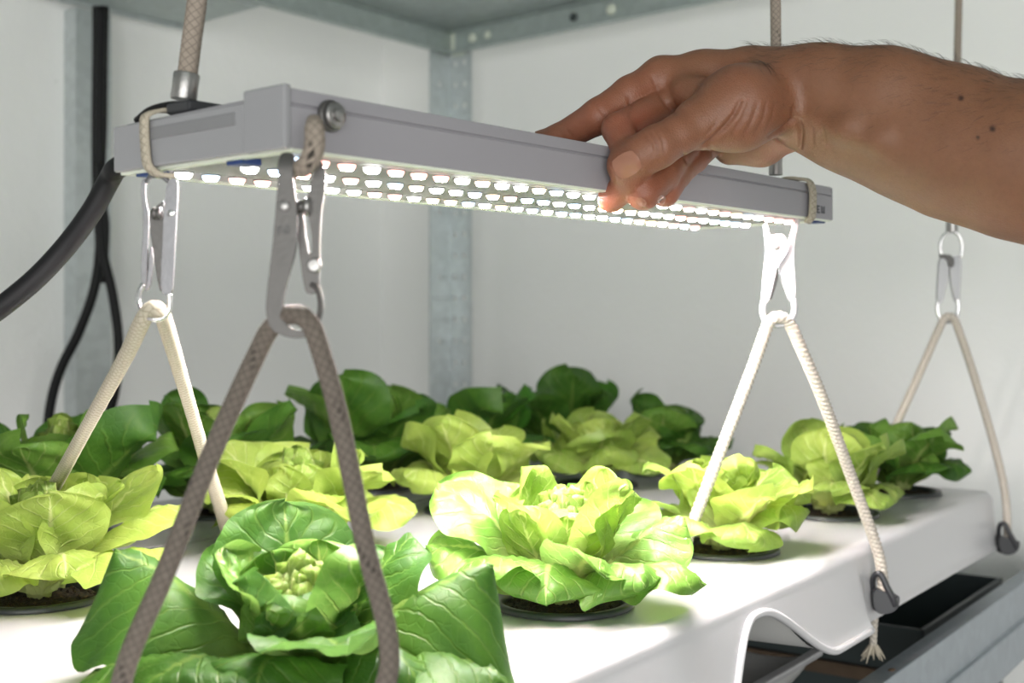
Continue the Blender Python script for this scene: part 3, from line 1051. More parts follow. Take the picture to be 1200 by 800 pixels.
gz = LH * .70
extr('side_rail', [(0, 0), (0, gz), (.0012, gz + .0002), (.0012, gz + .0010), (0, gz + .0012), (.0008, LH), (.024, LH + .0008), (.024, .002), (.018, 0)], 0, LL, M['lamp'], .0006)
extr('housing', [(.0245, .002), (.0245, LH - .0012), (LWD - .006, LH - .002), (LWD, LH - .008), (LWD, 0), (.10, 0)], .0006, LL - .001, M['lamp'], .0008)
# left end: strip coloured dark like a recess in shade, and corner cap
e = lbox('end_cap', (-.0022, .0245, .0), (.0006, LWD, LH - .003), M['lampend'], .0009)
e2 = lbox('corner_cap', (-.0030, -.0004, -.0004), (.0008, .0242, LH + .0012), M['lampend'], .0010)
lbox('end_strip', (-.0027, .030, LH * .50), (-.0020, .088, LH * .72), M['strip_shade'], .0003)
lbox('end_cap', (LL - .001, .0, .0), (LL + .0018, LWD, LH - .0005), M['lampend'], .0008)
# underside: trim frame, board, LEDs
lbox('trim', (.001, .0005, -.0010), (LL - .001, .0045, .0005), M['trim'], .0003)
lbox('trim', (.001, LWD - .0045, -.0010), (LL - .001, LWD - .0005, .0005), M['trim'], .0003)
lbox('trim', (.001, .0045, -.0010), (.006, LWD - .0045, .0005), M['trim'], .0003)
lbox('trim', (LL - .006, .0045, -.0010), (LL - .001, LWD - .0045, .0005), M['trim'], .0003)
lbox('circuit_board', (.006, .0045, .0002), (LL - .006, LWD - .0045, .0016), M['pcb'], 0)
led_m = [m_emit('white LED', (1, .985, .95), LED_POWER), m_emit('cool LED', (.86, .95, 1), LED_POWER), m_emit('warm LED', (1, .84, .66), LED_POWER), m_emit('pink LED', (1, .62, .60), LED_POWER * .8)]
lv, lf = lathe([(.0038, 0), (.0038, -.0005), (.0034, -.0006), (.0033, -.0014), (.0029, -.0022), (.0023, -.0026), (0, -.0026)], 12)
lv[:, 0] *= 1.2
lmi = [0] * 24 + [1] * 36 + [2] * (len(lf) - 60)
led_side = [m_emit('white lens', (1, .97, .92), 9), m_emit('cool lens', (.55, .75, 1), 4), m_emit('warm lens', (1, .72, .42), 4), m_emit('pink lens', (1, .42, .36), 3)]
led_me = []
for m in led_m:
    me = mesh('led_chip', lv, [q[::-1] for q in lf], [M['pcb'], led_side[led_m.index(m)], m], midx=lmi)
    led_me.append(me)
rngl = np.random.default_rng(4)
nrow, ncol = 3, 31
for j in range(nrow):
    for i in range(ncol):
        k = [0, 1, 0, 2, 0, 1, 0, 3][int(rngl.integers(0, 8))]
        o = bpy.data.objects.new('led_chip', led_me[k]); COL.objects.link(o)
        o.parent = lamp
        o.location = (.022 + (LL - .044) * (i + (.25 if j % 2 else -.25)) / (ncol - 1), .020 + .0365 * j, .0002)
lbox('blue_connector', (.004, .034, -.0026), (.014, .044, .0002), M['blue'], .0004)['label'] = 'dark blue connector'
lbox('blue_connector', (.003, .094, -.0022), (.012, .106, .0002), M['blue'], .0004)['label'] = 'dark blue connector'
lbox('blue_connector', (LL - .016, .003, -.0022), (LL - .004, .012, .0002), M['blue'], .0004)['label'] = 'dark blue connector'
# printed marks at the far end of the near face
for (x, z, w_, h_) in ((LL - .0235, .0035, .0012, .0052), (LL - .0235, .0035, .0042, .0011), (LL - .0235, .0056, .0036, .0010), (LL - .0235, .0077, .0042, .0011), (LL - .0172, .0042, .0011, .0046), (LL - .0150, .0042, .0011, .0040), (LL - .0128, .0042, .0011, .0046), (LL - .0172, .0038, .0055, .0010)):
    lbox('printed_mark', (x, -.0002, z), (x + w_, .0003, z + h_), M['mark'], 0)

# ------------------------------------------------------------------ ropes
braid = lambda th, s: 1 + .055 * np.cos(3 * th + s * 1650) * np.cos(3 * th - s * 1650)
laid = lambda th, s: 1 + .26 * (np.abs(np.cos(1.5 * (th + s * 560))) - .6)


def rope(name, pts, r, m, parent, disp=braid, step=.0009, n=18, straight=False):
    v, f, uv = tube(pts, r, n, step, disp, straight=straight)
    return obj(name, v, f, m, parent, True, uv=uv)


def ferrule(parent, top, bot, r, m='steel'):
    """short metal sleeve between two points"""
    a = np.asarray(top); b = np.asarray(bot); d = (a - b); L = np.linalg.norm(d); d /= L
    x = np.cross(d, AX); x /= np.linalg.norm(x); y = np.cross(d, x)
    v, f = lathe([(r * .72, 0), (r * .95, 0), (r, L * .06), (r * .96, L * .5), (r, L * .93), (r * .93, L), (r * .72, L)], 28)
    v = b[None] + v[:, :1] * x + v[:, 1:2] * y + v[:, 2:3] * d
    return obj('ferrule', v, f, M[m], parent, True, sharp=40)


# left upper rope, sleeve and strap round the lamp
def lamp_strap(y_or_x, end=True):
    pass


hr = thing('hanging_rope', 'beige flecked rope with a steel sleeve at the left end of the lamp', 'rope', P(217, 120, .500), 'ropes the lamp and tray hang from')
DL = .507
rope('rope', [P(238, -60, DL), P(231, 0, DL), P(225, 45, DL), P(219, 92, DL)], .0041, M['rope'], hr)
ferrule(hr, P(219, 86, DL), P(215, 117, DL), .0056)
mb = MB(); mb.box((.002, .066, LH - .001), (.022, .082, LH + .004))
bk_ = MB()
v, f = mb.get(); v = np.array([LW(*p) for p in v])
bevel(obj('saddle', v, f, M['blackp'], hr, False), .0012)
v, f, uv = tube([LW(.010, .074, LH + .0030), LW(.0065, .084, LH + .0040), LW(.004, .096, LH + .0028), LW(.004, .106, LH - .0005)], .0017, 10, .001)
obj('saddle_cord', v, f, M['black'], hr)
# flat strap: from the saddle over the end face and underneath
sp = [LW(.012, .086, LH + .0020), LW(.004, .0875, LH + .0018), LW(-.0030, .0885, LH - .001), LW(-.0040, .0885, LH * .75), LW(-.0040, .088, LH * .35), LW(-.0036, .0868, .0005), LW(.000, .085, -.0030), LW(.006, .082, -.0036)]


def ribbon(name, pts, wvec, w, th, m, parent):
    q, s = smooth_path(pts, .001)
    t = np.gradient(q, axis=0); t /= np.linalg.norm(t, axis=1)[:, None]
    wv = np.asarray(wvec); wv = wv[None] - t * (t @ wv)[:, None]; wv /= np.linalg.norm(wv, axis=1)[:, None]
    nv = np.cross(t, wv)
    ring = [(-1, -.5), (-.9, -1), (.9, -1), (1, -.5), (1, .5), (.9, 1), (-.9, 1), (-1, .5)]
    v = np.concatenate([(q + wv * (a * w / 2) + nv * (b * th / 2))[:, None] for a, b in ring], 1).reshape(-1, 3)
    k = 8
    f = [(i * k + j, i * k + (j + 1) % k, (i + 1) * k + (j + 1) % k, (i + 1) * k + j) for i in range(len(q) - 1) for j in range(k)]
    f += [tuple(range(k))[::-1], tuple(range((len(q) - 1) * k, len(q) * k))]
    uv = np.stack([np.tile(np.arange(k) / k, len(q)), np.repeat(s / .01, k)], 1)
    return obj(name, v, f, m, parent, True, uv=uv, fixn=True)


ribbon('strap', sp, ly, .0052, .0018, M['strap'], hr)

# right upper rope
hr2 = thing('hanging_rope', 'thin beige rope passing behind the wrist to the far end of the lamp', 'rope', P(909, 205, .79), 'ropes the lamp and tray hang from')
DR = .79
rope('rope', [P(908, -60, DR), P(909, 20, DR), P(909.5, 100, DR), P(909, 180, DR)], .0036, M['rope'], hr2)
ferrule(hr2, P(909, 178, DR), P(909, 205, DR), .0046)
xs = LL - .036
sp = [LW(xs - .014, .012, LH + .0022), LW(xs - .006, .006, LH + .0024), LW(xs, .0004, LH + .0012), LW(xs + .001, -.0022, LH * .8), LW(xs + .001, -.0024, LH * .4), LW(xs, -.0020, .0), LW(xs - .0005, .0015, -.0035)]
ribbon('strap', sp, lx, .0085, .0020, M['strap'], hr2)

# far right rope
hr3 = thing('hanging_rope', 'thin beige rope hanging from above behind the forearm to the far snap hook', 'rope', P(1115, 255, 1.15), 'ropes the lamp and tray hang from')
DF = 1.15
rope('rope', [P(1125, -60, DF), P(1123.5, 0, DF), P(1120, 150, DF), P(1115.5, 254, DF)], .0034, M['rope'], hr3, laid)
ferrule(hr3, P(1115.5, 248, DF), P(1115.5, 272, DF), .0056)

# rope loop screwed to the near rail
rl = thing('rope_loop', 'short rope loop on a steel screw at the near corner of the lamp', 'rope loop', P(367, 133, .455))
sx = .0195
v, f = lathe([(0, 0), (.0046, 0), (.0050, .0006), (.0050, .0016), (.0044, .0022), (.0026, .0024), (.0028, .0030), (.0026, .0042), (.0014, .0048), (0, .0049)], 24)
v = np.array([LW(sx + p[0], -p[2] - .0028, .0142 + p[1]) for p in v])
obj('screw', v, f, M['steel'], rl, True, sharp=45, fixn=True)
v, f = lathe([(.0012, -.0002), (.0062, -.0002), (.0062, .0012), (.0054, .0020), (.0012, .0020)], 24)
v = np.array([LW(sx + p[0], -p[2] - .0006, .0142 + p[1]) for p in v])
obj('washer', v, f, M['steel_dark'], rl, True, sharp=45, fixn=True)
D1 = .437
rope('loop', [P(368, 142, D1 + .006), P(368.5, 152, D1 + .001), P(369, 165, D1 - .001), P(367, 179, D1 - .002), P(361, 190, D1), P(354, 196.5, D1 + .004), P(349, 199, D1 + .010)], [.0028, .0036, .0037, .0037, .0036, .0032], M['rope'], rl, n=18)


# ------------------------------------------------------------------ clips
def frame_at(d, yaw=0.0):
    """pixel outline -> world on a vertical plane at depth d (turned by yaw about its own middle px0)"""
    def fn(px, py, off=0.0, px0=None):
        return P(px, py, d + off + (0 if px0 is None else (px - px0) * math.tan(yaw) / F * d))
    return fn


def pplate(name, outline, d, th, m, parent, holes=(), off=0.0, px0=None, yaw=0.0, k=2, bw=.0004, bendf=None):
    """plate whose face is outlined in pixels at depth d: a real flat bar of thickness th"""
    out = rnd_poly(outline, k) if k else outline
    v2, f = plate(out, holes, th)
    fr = frame_at(d, yaw)
    v = []
    for (x, t, y) in v2:
        o_ = off + (bendf(x, y) if bendf else 0)
        p = fr(x, y, o_, px0)
        v.append(p + AX * t)
    o = obj(name, v, f, m, parent, True, fixn=True, sharp=35)
    if bw: bevel(o, bw, 2, 50)
    return o


def stud(name, px, py, d, r, h, m, parent, n=18, dome=True):
    v, f = lathe([(0, 0), (r, 0), (r, h * .6), (r * .78, h), (0, h * 1.08)] if dome else [(0, 0), (r, 0), (r, h), (0, h)], n)
    c = P(px, py, d)
    v = c[None] + v[:, :1] * RT + v[:, 1:2] * UP - v[:, 2:3] * AX
    return obj(name, v, f, m, parent, True, fixn=True, sharp=50)


# front clip
d0 = .440
c1 = thing('spring_clip', 'large dull steel spring clip at the near corner of the lamp', 'clip', P(345, 385, d0), 'spring clips joining lamp ropes and tray ropes')
lp = [(331, 178), (345, 179), (344, 190), (342.5, 205), (345, 222), (347.5, 240), (348.5, 265), (347, 292), (341, 314), (336, 331), (332, 350), (330.5, 366), (334, 379), (343, 386), (355, 387), (362, 384), (366, 390), (357, 396), (343, 396.5), (328, 393), (316, 384), (311, 368), (311.5, 350), (315, 322), (319, 290), (322, 255), (324, 230), (326, 212), (324.5, 196), (327, 184)]
pplate('lever', lp, d0 - .0015, .0022, M['steel_dark'], c1, k=2, bendf=lambda x, y: .006 * max(0, (200 - y) / 22) ** 2 * .5)
rp = [(373, 184), (379, 192), (382, 205), (380.5, 222), (378.5, 236), (376, 250), (374.5, 280), (374.5, 310), (374, 336), (368, 345), (358, 344), (355, 328), (351, 300), (347.5, 268), (346, 240), (351, 233), (358, 234), (362, 226), (364, 212), (369, 198)]
pplate('lever', rp, d0 + .0035, .0020, M['steel_dark'], c1, holes=[[(355.5, 250), (361, 252), (365, 275), (366, 294), (362, 297), (358.5, 280)]], k=2)
v, f, _ = tube([P(346.5, 242, d0 + .003), P(363, 243, d0 + .004)], .0022, 12, .002, straight=True)
obj('pivot_pin', v, f, M['steel_dark'], c1)
v, f = lathe([(.0018, 0), (.0034, .0004), (.0034, .0024), (.0018, .0028)], 16)
c_ = P(356, 242, d0 + .003)
obj('spring_collar', c_[None] + v[:, :1] * AX + v[:, 1:2] * UP + v[:, 2:3] * RT, f, M['steel'], c1, True, fixn=True)
stud('rivet', 332.5, 241, d0 - .0015, .0021, .0009, M['steel'], c1)
stud('screw', 369, 311, d0 + .0035, .0027, .0024, M['steel'], c1)
v, f, _ = tube([P(365, 333, d0 + .004), P(372, 338, d0 + .003), P(375.5, 352, d0 + .002), P(375, 366, d0 + .001), P(371, 378, d0), P(364, 386, d0), P(357, 391, d0)], .0011, 12, .0008)
obj('gate_wire', v, f, M['steel_dark'], c1)
# engraved marks on the lever
for (x, y, w_, h_) in ((325, 265, 2.2, 9), (328.5, 264, 1.5, 3.5), (329, 270, 4, 1.6), (334, 264, 4.5, 1.6), (333.5, 267, 1.5, 6), (337, 266, 1.6, 7), (333, 272, 5, 1.6)):
    q = [P(x, y, d0 - .0017), P(x + w_, y, d0 - .0017), P(x + w_, y + h_, d0 - .0017), P(x, y + h_, d0 - .0017)]
    v = np.array(q + [p + AX * .0004 for p in q])
    obj('engraved_mark', v, [(0, 1, 2, 3), (4, 7, 6, 5), (0, 4, 5, 1), (1, 5, 6, 2), (2, 6, 7, 3), (3, 7, 4, 0)], M['etch'], c1, False)
for (x, y, w_, h_) in ((325.5, 288, 7, 1), (325.5, 292, 1.2, 5), (329, 292, 1.2, 5), (332, 290, 1.2, 8), (325, 300, 7, 1.2), (325.5, 304, 1.2, 6), (329, 303, 1.2, 7), (324.5, 312, 6, 1.1)):
    q = [P(x, y, d0 - .0016), P(x + w_, y, d0 - .0016), P(x + w_, y + h_, d0 - .0016), P(x, y + h_, d0 - .0016)]
    v = np.array(q + [p + AX * .0004 for p in q])
    obj('engraved_mark', v, [(0, 1, 2, 3), (4, 7, 6, 5), (0, 4, 5, 1), (1, 5, 6, 2), (2, 6, 7, 3), (3, 7, 4, 0)], M['steel_dark'], c1, False)

# left clip
d0 = .507
c2 = thing('spring_clip', 'bright steel spring clip under the left end of the lamp', 'clip', P(185, 365, d0), 'spring clips joining lamp ropes and tray ropes')
pplate('lever', [(196, 209), (208.5, 209), (208, 230), (206, 265), (204, 305), (202, 340), (199, 345), (190, 344.5), (188, 335), (189, 310), (190.5, 280), (191.5, 255), (193, 235)], d0 - .002, .0018, M['steel_lit'], c2, k=2)
pplate('lever_side', [(174, 247), (180, 244), (187, 238), (193, 234), (192, 270), (190, 310), (189, 343), (186, 338), (182, 315), (177, 280)], d0 + .001, .0014, M['steel_dark'], c2, k=1)  # side face away from the light, its shade put into darker steel
pplate('jaw', [(166, 209), (171, 209), (170, 222), (171.5, 240), (174.5, 250), (173.5, 280), (172, 310), (171.5, 335), (165.5, 337), (165.5, 300), (168, 262), (166.5, 240), (165, 222)], d0 + .004, .0018, M['steel_lit'], c2, k=2)
pplate('spring', [(174.5, 290), (178.5, 288), (180, 312), (176, 338), (170, 342), (168.5, 336), (172.5, 322)], d0 + .005, .0010, M['steel_lit'], c2, k=1)
v, f, _ = tube([P(172, 213, d0 + .004), P(176, 207, d0 + .002), P(184, 206, d0), P(192, 208, d0 - .001), P(198, 213, d0 - .001)], .0010, 10, .001)
obj('bow', v, f, M['steel_lit'], c2)
v, f, _ = tube([P(168, 333, d0 + .004), P(163, 343, d0 + .003), P(162, 355, d0 + .002), P(167, 366, d0), P(177, 373, d0 - .001), P(189, 373, d0 - .001), P(197, 365, d0), P(199, 354, d0), P(198, 343, d0 - .0005)], .0012, 12, .0008)
obj('ring', v, f, M['chrome'], c2)
stud('rivet', 200.5, 250, d0 - .002, .0016, .0008, M['chrome'], c2)
v, f = lathe([(.0012, 0), (.0026, .0004), (.0026, .0018), (.0020, .0022), (.0026, .0026), (.0026, .0040), (.0012, .0044)], 18)
c_ = P(178, 250, d0 - .002)
obj('spring_coil', c_[None] + v[:, :1] * AX + v[:, 1:2] * UP + v[:, 2:3] * RT, f, M['steel_dark'], c2, True, fixn=True)

# right clip, white coated
d0 = .800
c3 = thing('spring_clip', 'white spring clip under the far end of the lamp, below the wrist', 'clip', P(912, 378, d0), 'spring clips joining lamp ropes and tray ropes')
pplate('lever', [(894.5, 261), (899.5, 261), (901.5, 274), (905, 276), (911, 273.5), (918, 274.5), (922.5, 281), (922, 293), (917, 303), (912, 309), (908.5, 322), (905, 338), (902, 350), (898, 356), (893, 355), (893, 340), (896, 312), (898, 295), (897, 280)], d0 - .002, .0030, M['steel_white'], c3, k=2)
pplate('lever', [(932.5, 256), (936.5, 258), (935, 268), (931.5, 282), (930, 300), (932, 325), (932.5, 350), (928, 354), (924, 351), (919, 335), (914, 320), (911, 311), (917, 304), (924, 292), (924.5, 282), (928, 270)], d0 + .002, .0028, M['steel_white'], c3, k=2)
pplate('spring', [(907.5, 312), (911.5, 312), (912.5, 325), (908, 340), (904, 352), (901, 350), (906, 330)], d0 + .004, .001, M['steel_dark'], c3, k=1)
v, f, _ = tube([P(895.5, 350, d0 - .0005), P(893.5, 362, d0), P(896, 374, d0), P(904, 380, d0 + .001), P(915, 380.5, d0 + .001), P(926, 375, d0 + .001), P(931, 364, d0 + .002), P(930, 350, d0 + .003)], .0020, 14, .001)
obj('ring', v, f, M['steel_white'], c3)
v, f, _ = tube([P(935, 261, d0 + .003), P(936, 254, d0 - .006), P(935.5, 248, d0 - .012)], .0012, 10, .001)
obj('eye', v, f, M['steel_white'], c3)
stud('rivet', 910, 289, d0 - .002, .0022, .0010, M['steel'], c3)

# far right snap hook
d0 = 1.15
c4 = thing('snap_hook', 'small steel snap hook on the far right rope below the forearm', 'clip', P(1112, 372, d0), 'spring clips joining lamp ropes and tray ropes')
v, f, _ = tube([P(1104, 302, d0), P(1102, 288, d0), P(1106, 276, d0), P(1115, 271, d0), P(1124, 276, d0), P(1127.5, 288, d0), P(1126, 302, d0)], .0017, 12, .0012)
obj('swivel_bow', v, f, M['chrome'], c4)
pplate('body', [(1101, 300), (1110, 301), (1112, 315), (1112, 325), (1107, 345), (1104, 356), (1098, 354), (1099, 330)], d0 - .002, .004, M['steel_white'], c4, k=1)
pplate('gate', [(1114, 301), (1127, 299), (1126, 330), (1125, 354), (1119, 354), (1113, 325)], d0 - .001, .004, M['steel_white'], c4, k=1)
pplate('collar', [(1101, 297), (1118, 299), (1119, 312), (1112, 314), (1110, 303), (1101, 302)], d0 - .0035, .002, M['steel_dark'], c4, k=1)
v, f, _ = tube([P(1100, 350, d0), P(1098.5, 362, d0), P(1102, 373, d0), P(1111, 377, d0), P(1119, 373, d0), P(1123, 362, d0), P(1122, 350, d0)], .0019, 12, .0012)
obj('ring', v, f, M['chrome'], c4)

# ------------------------------------------------------------------ bridle ropes from the clips to the tray
GR = 'forked ropes from the clips down to the tray'
b1 = thing('bridle_rope', 'thick grey-brown rope forking from the near clip around the front lettuce', 'rope', P(345, 372, .44), GR)
dA = .438
rope('rope', [T(-.318, .052, -.001), P(142, 800, .418), P(196, 665, .424), P(252, 522, .436), P(304, 408, .4465), P(318, 384, .4470), P(330, 372, .4445), P(341, 368.5, .4395), P(352, 369.5, .4365), P(361, 377, .4350), P(370, 394, .4340), P(395, 480, .431), P(425, 625, .424), P(455, 790, .418), T(-.262, -.018 + .028, -.001)], .0036, M['rope_shade'], b1)
b2 = thing('bridle_rope', 'cream woven rope forking from the left clip into the lettuces', 'rope', P(180, 365, .51), GR)
rope('rope', [P(31, 659, .803), P(37, 625, .797), P(52, 592, .762), P(102, 500, .632), P(146, 420, .551), P(166, 378, .514), P(175, 364, .507), P(181, 362, .506), P(188, 366, .508), P(195, 383, .53), P(215, 450, .615), P(240, 535, .72), P(262, 606, .825), P(272, 639, .868)], [.0046, .0042, .0036, .0036, .0036, .0036, .0044, .0052], M['rope_w'], b2)
b3 = thing('bridle_rope', 'white twisted rope forking from the far clip to the tray edge', 'rope', P(912, 375, .80), GR)
rope('rope', [P(796, 657, .8165), P(815, 606, .815), P(845, 527, .81), P(880, 436, .805), P(897, 388, .801), P(903, 376, .799), P(910, 371.5, .798), P(918, 373, .800), P(926, 381, .803), P(934, 397, .806), P(965, 470, .824), P(1000, 565, .855), P(1022, 625, .868), P(1032, 660, .872), P(1036, 695, .874)], .0039, M['rope_t'], b3, laid, n=24)
rope('rope_tail', [P(1027, 690, .885), P(1026, 712, .886), P(1024, 735, .885), P(1023, 757, .884)], .0026, M['rope_t'], b3, laid)
kn = MB()
rk = np.random.default_rng(8)
for i in range(26):                         # frayed end
    a = rk.uniform(0, 6.28); sp_ = rk.uniform(.2, 1)
    p0_ = P(1023, 752, .884)
    pts = [p0_, p0_ + RT * math.cos(a) * .005 * sp_ + AX * math.sin(a) * .005 * sp_ - UP * .005, p0_ + RT * math.cos(a) * .011 * sp_ + AX * math.sin(a) * .01 * sp_ - UP * .013 * rk.uniform(.6, 1.2)]
    v, f, _ = tube(pts, [.0013, .0009, .0003], 6, .002)
    kn.add(v, f)
obj('frayed_end', *kn.get(), M['strap'], b3)
b4 = thing('bridle_rope', 'thin pale rope forking from the far right snap hook to the tray end', 'rope', P(1112, 370, 1.15), GR)
rope('rope', [P(1011, 584, 1.135), P(1040, 520, 1.14), P(1075, 443, 1.145), P(1101, 384, 1.149), P(1106, 374, 1.149), P(1112, 370.5, 1.148), P(1118, 374, 1.149), P(1124, 388, 1.15), P(1143, 445, 1.16), P(1166, 525, 1.165), P(1178, 580, 1.165), P(1181, 632, 1.16)], .0037, M['rope_t'], b4, laid, n=16, step=.0012)


def hook(label, c, s, d):
    """black plastic rope hook on the tray edge"""
    t = thing('rope_hook', label, 'hook', P(c[0], c[1], d), 'black hooks on the tray skirt')
    q = lambda x, y, o=0.0: P(c[0] + x * s, c[1] + y * s, d + o)
    pth = [q(-9, 22, .006), q(-12, 2, .004), q(-12, -12, .001), q(-8, -19, -.002), q(-2, -17, -.004), q(4, -4, -.005), q(11, 10, -.005), q(13, 18, -.004)]
    v, f, uv = tube(pth, np.array([3.4, 3.6, 3.6, 3.4, 3.5, 3.8, 4.2, 4.4]) * s / F * d, 12, .001)
    obj('arm', v, f, M['blackp'], t)
    pplate('base', [(c[0] - 11 * s, c[1] - 2 * s), (c[0] + 2 * s, c[1] + 2 * s), (c[0] + 15 * s, c[1] + 10 * s), (c[0] + 20 * s, c[1] + 6 * s), (c[0] + 19 * s, c[1] + 20 * s), (c[0] + 10 * s, c[1] + 28 * s), (c[0] - 6 * s, c[1] + 29 * s), (c[0] - 12 * s, c[1] + 18 * s)], d - .006, .011, M['blackp'], t, k=2, bw=.001)
    return t


hook('black plastic rope hook on the tray skirt above the frayed rope end', (1035, 691), 1.0, .872)
hook('black plastic rope hook at the far right corner of the tray', (1180, 628), .78, 1.150)

# ------------------------------------------------------------------ cables
cb = thing('power_cable', 'thick black power cable curving from the lamp down to the left edge', 'cable', P(130, 200, .56))
v, f, uv = tube([LW(.040, .123, .012), LW(.022, .124, .011), P(139, 196, .545), P(129, 209, .5535), P(106, 250, .556), P(70, 297, .558), P(25, 341, .555), P(-40, 386, .55), P(-130, 420, .54)], .0050, 16, .003)
obj('cable', v, f, M['black'], cb)
CG = 'black cables in front of the left wall post'
for (lab, pts, r) in (
    ('black cable drooping left in front of the wall post', [P(114, 8, 1.535), P(114, 60, 1.535), P(113, 150, 1.53), P(114, 240, 1.52), P(117, 290, 1.515), P(110, 340, 1.51), P(92, 390, 1.51), P(72, 430, 1.51), P(60, 470, 1.51), P(55, 520, 1.51), P(52, 640, 1.51)], .0062),
    ('black cable bulging right in front of the wall post', [P(122, 8, 1.53), P(121, 60, 1.53), P(120, 150, 1.525), P(117, 230, 1.505), P(120, 290, 1.50), P(132, 345, 1.50), P(139, 400, 1.50), P(136, 450, 1.50), P(126, 495, 1.505), P(112, 570, 1.51), P(104, 640, 1.51)], .0060),
    ('black cable hidden middle of the bundle by the wall post', [P(117.5, 8, 1.52), P(118, 60, 1.52), P(116.5, 150, 1.515), P(119, 230, 1.515), P(123, 262, 1.52), P(122, 300, 1.525), P(120, 330, 1.535)], .0058)):
    t = thing('cable', lab, 'cable', pts[0], CG)
    v, f, uv = tube(pts, r, 12, .006)
    obj('cable', v, f, M['black'], t)
#HAND#
# ------------------------------------------------------------------ the arm and hand
def surface_nets(fld, org, h):
    s = fld < 0
    nx, ny, nz = fld.shape
    cs = [(i, j, k) for i in (0, 1) for j in (0, 1) for k in (0, 1)]
    sl = lambda a, c: a[c[0]:nx - 1 + c[0], c[1]:ny - 1 + c[1], c[2]:nz - 1 + c[2]]
    cnt = sum(sl(s, c).astype(np.int8) for c in cs)
    act = (cnt > 0) & (cnt < 8)
    ii = np.argwhere(act)
    idx = np.full(act.shape, -1, np.int64); idx[act] = np.arange(len(ii))
    val = {c: fld[ii[:, 0] + c[0], ii[:, 1] + c[1], ii[:, 2] + c[2]] for c in cs}
    acc = np.zeros((len(ii), 3)); num = np.zeros(len(ii))
    for a in cs:
        for ax in range(3):
            if a[ax] == 0:
                b = list(a); b[ax] = 1; b = tuple(b)
                va, vb = val[a], val[b]
                m = (va < 0) != (vb < 0)
                t = np.where(m, va / np.where(m, va - vb, 1), 0)
                p = np.array(a, float)[None] + np.zeros((len(ii), 3)); p[:, ax] += t
                acc += p * m[:, None]; num += m
    v = (ii + acc / num[:, None]) * h + np.asarray(org)[None]
    F_ = []
    for ax in range(3):
        o1, o2 = (ax + 1) % 3, (ax + 2) % 3
        sa = [slice(1, n - 1) for n in fld.shape]; sb = list(sa)
        sa[ax] = slice(0, fld.shape[ax] - 1); sb[ax] = slice(1, fld.shape[ax])
        A_, B_ = s[tuple(sa)], s[tuple(sb)]
        e = np.argwhere(A_ != B_)
        flip = A_[tuple(e.T)]
        base = e.copy(); base[:, o1] += 1; base[:, o2] += 1
        def cell(d1, d2):
            c = base.copy(); c[:, o1] -= d1; c[:, o2] -= d2
            return idx[c[:, 0], c[:, 1], c[:, 2]]
        q = np.stack([cell(1, 1), cell(0, 1), cell(0, 0), cell(1, 0)], 1)
        q[~flip] = q[~flip][:, ::-1]
        F_.append(q)
    f = np.concatenate(F_)
    f = f[(f >= 0).all(1)]
    return v, f


def C3(px, py, d):                          # pixel + depth to lens frame (right, depth, up)
    return np.array([(px - 600) / F * d, d, (HY - py) / F * d])


HV = .0010                                   # voxel
hlo = np.array([.012, .495, .012]); hhi = np.array([.340, .725, .158])
hn = np.ceil((hhi - hlo) / HV).astype(int)
gx_, gy_, gz_ = [hlo[i] + HV * np.arange(hn[i]) for i in range(3)]
BIG = 1.0


def region(pts, pad):
    p = np.asarray(pts)
    a = np.maximum(((p.min(0) - pad - hlo) / HV).astype(int), 0)
    b = np.minimum(((p.max(0) + pad - hlo) / HV).astype(int) + 2, hn)
    return tuple(slice(a[i], b[i]) for i in range(3))


def grid(sl):
    return gx_[sl[0]][:, None, None], gy_[sl[1]][None, :, None], gz_[sl[2]][None, None, :]


def cone(a, b, ra, rb, sl, flat=None):
    """rounded cone distance; flat=(axis, scale) squashes the cross-section along an axis"""
    X, Y, Z = grid(sl)
    a = np.asarray(a); b = np.asarray(b); ab = b - a
    px, py, pz = X - a[0], Y - a[1], Z - a[2]
    t = np.clip((px * ab[0] + py * ab[1] + pz * ab[2]) / ab.dot(ab), 0, 1)
    dx, dy, dz = px - t * ab[0], py - t * ab[1], pz - t * ab[2]
    if flat is not None:
        n, k = flat
        n = np.asarray(n) / np.linalg.norm(n)
        q = dx * n[0] + dy * n[1] + dz * n[2]
        dx, dy, dz = dx + n[0] * q * (k - 1), dy + n[1] * q * (k - 1), dz + n[2] * q * (k - 1)
    return np.sqrt(dx * dx + dy * dy + dz * dz) - (ra + (rb - ra) * t)


def smin(a, b, k):
    h = np.clip(.5 + .5 * (b - a) / k, 0, 1)
    return b + (a - b) * h - k * h * (1 - h)


def new():
    return np.full(hn, .05, np.float32)


def add(fld, a, b, ra, rb, k=.006, flat=None):
    sl = region([a, b], max(ra, rb) + .022)
    fld[sl] = smin(fld[sl], cone(a, b, ra, rb, sl, flat).astype(np.float32), k)


def chain(fld, pts, rs, k=.003, flat=None):
    for i in range(len(pts) - 1):
        add(fld, pts[i], pts[i + 1], rs[i], rs[i + 1], k, flat)


def groove(fld, pts, r=.0011, depth=1.0, k=.0016):
    """crease: subtract a thin tube"""
    for a, b in zip(pts[:-1], pts[1:]):
        sl = region([a, b], .012)
        g = cone(a, b, r, r, sl).astype(np.float32)
        fld[sl] = -smin(-fld[sl], g, k)


# forearm: from beyond the frame edge to the wrist
arm = new()
mm = .001
fa = [C3(1370, 226, .545), C3(1290, 210, .562), C3(1195, 188, .583), C3(1120, 172, .600), C3(1060, 152, .613), C3(1005, 133, .624), C3(950, 118, .634)]
fr_ = [.0365, .0372, .0360, .0338, .0312, .0278, .0242]
chain(arm, fa, fr_, .012)
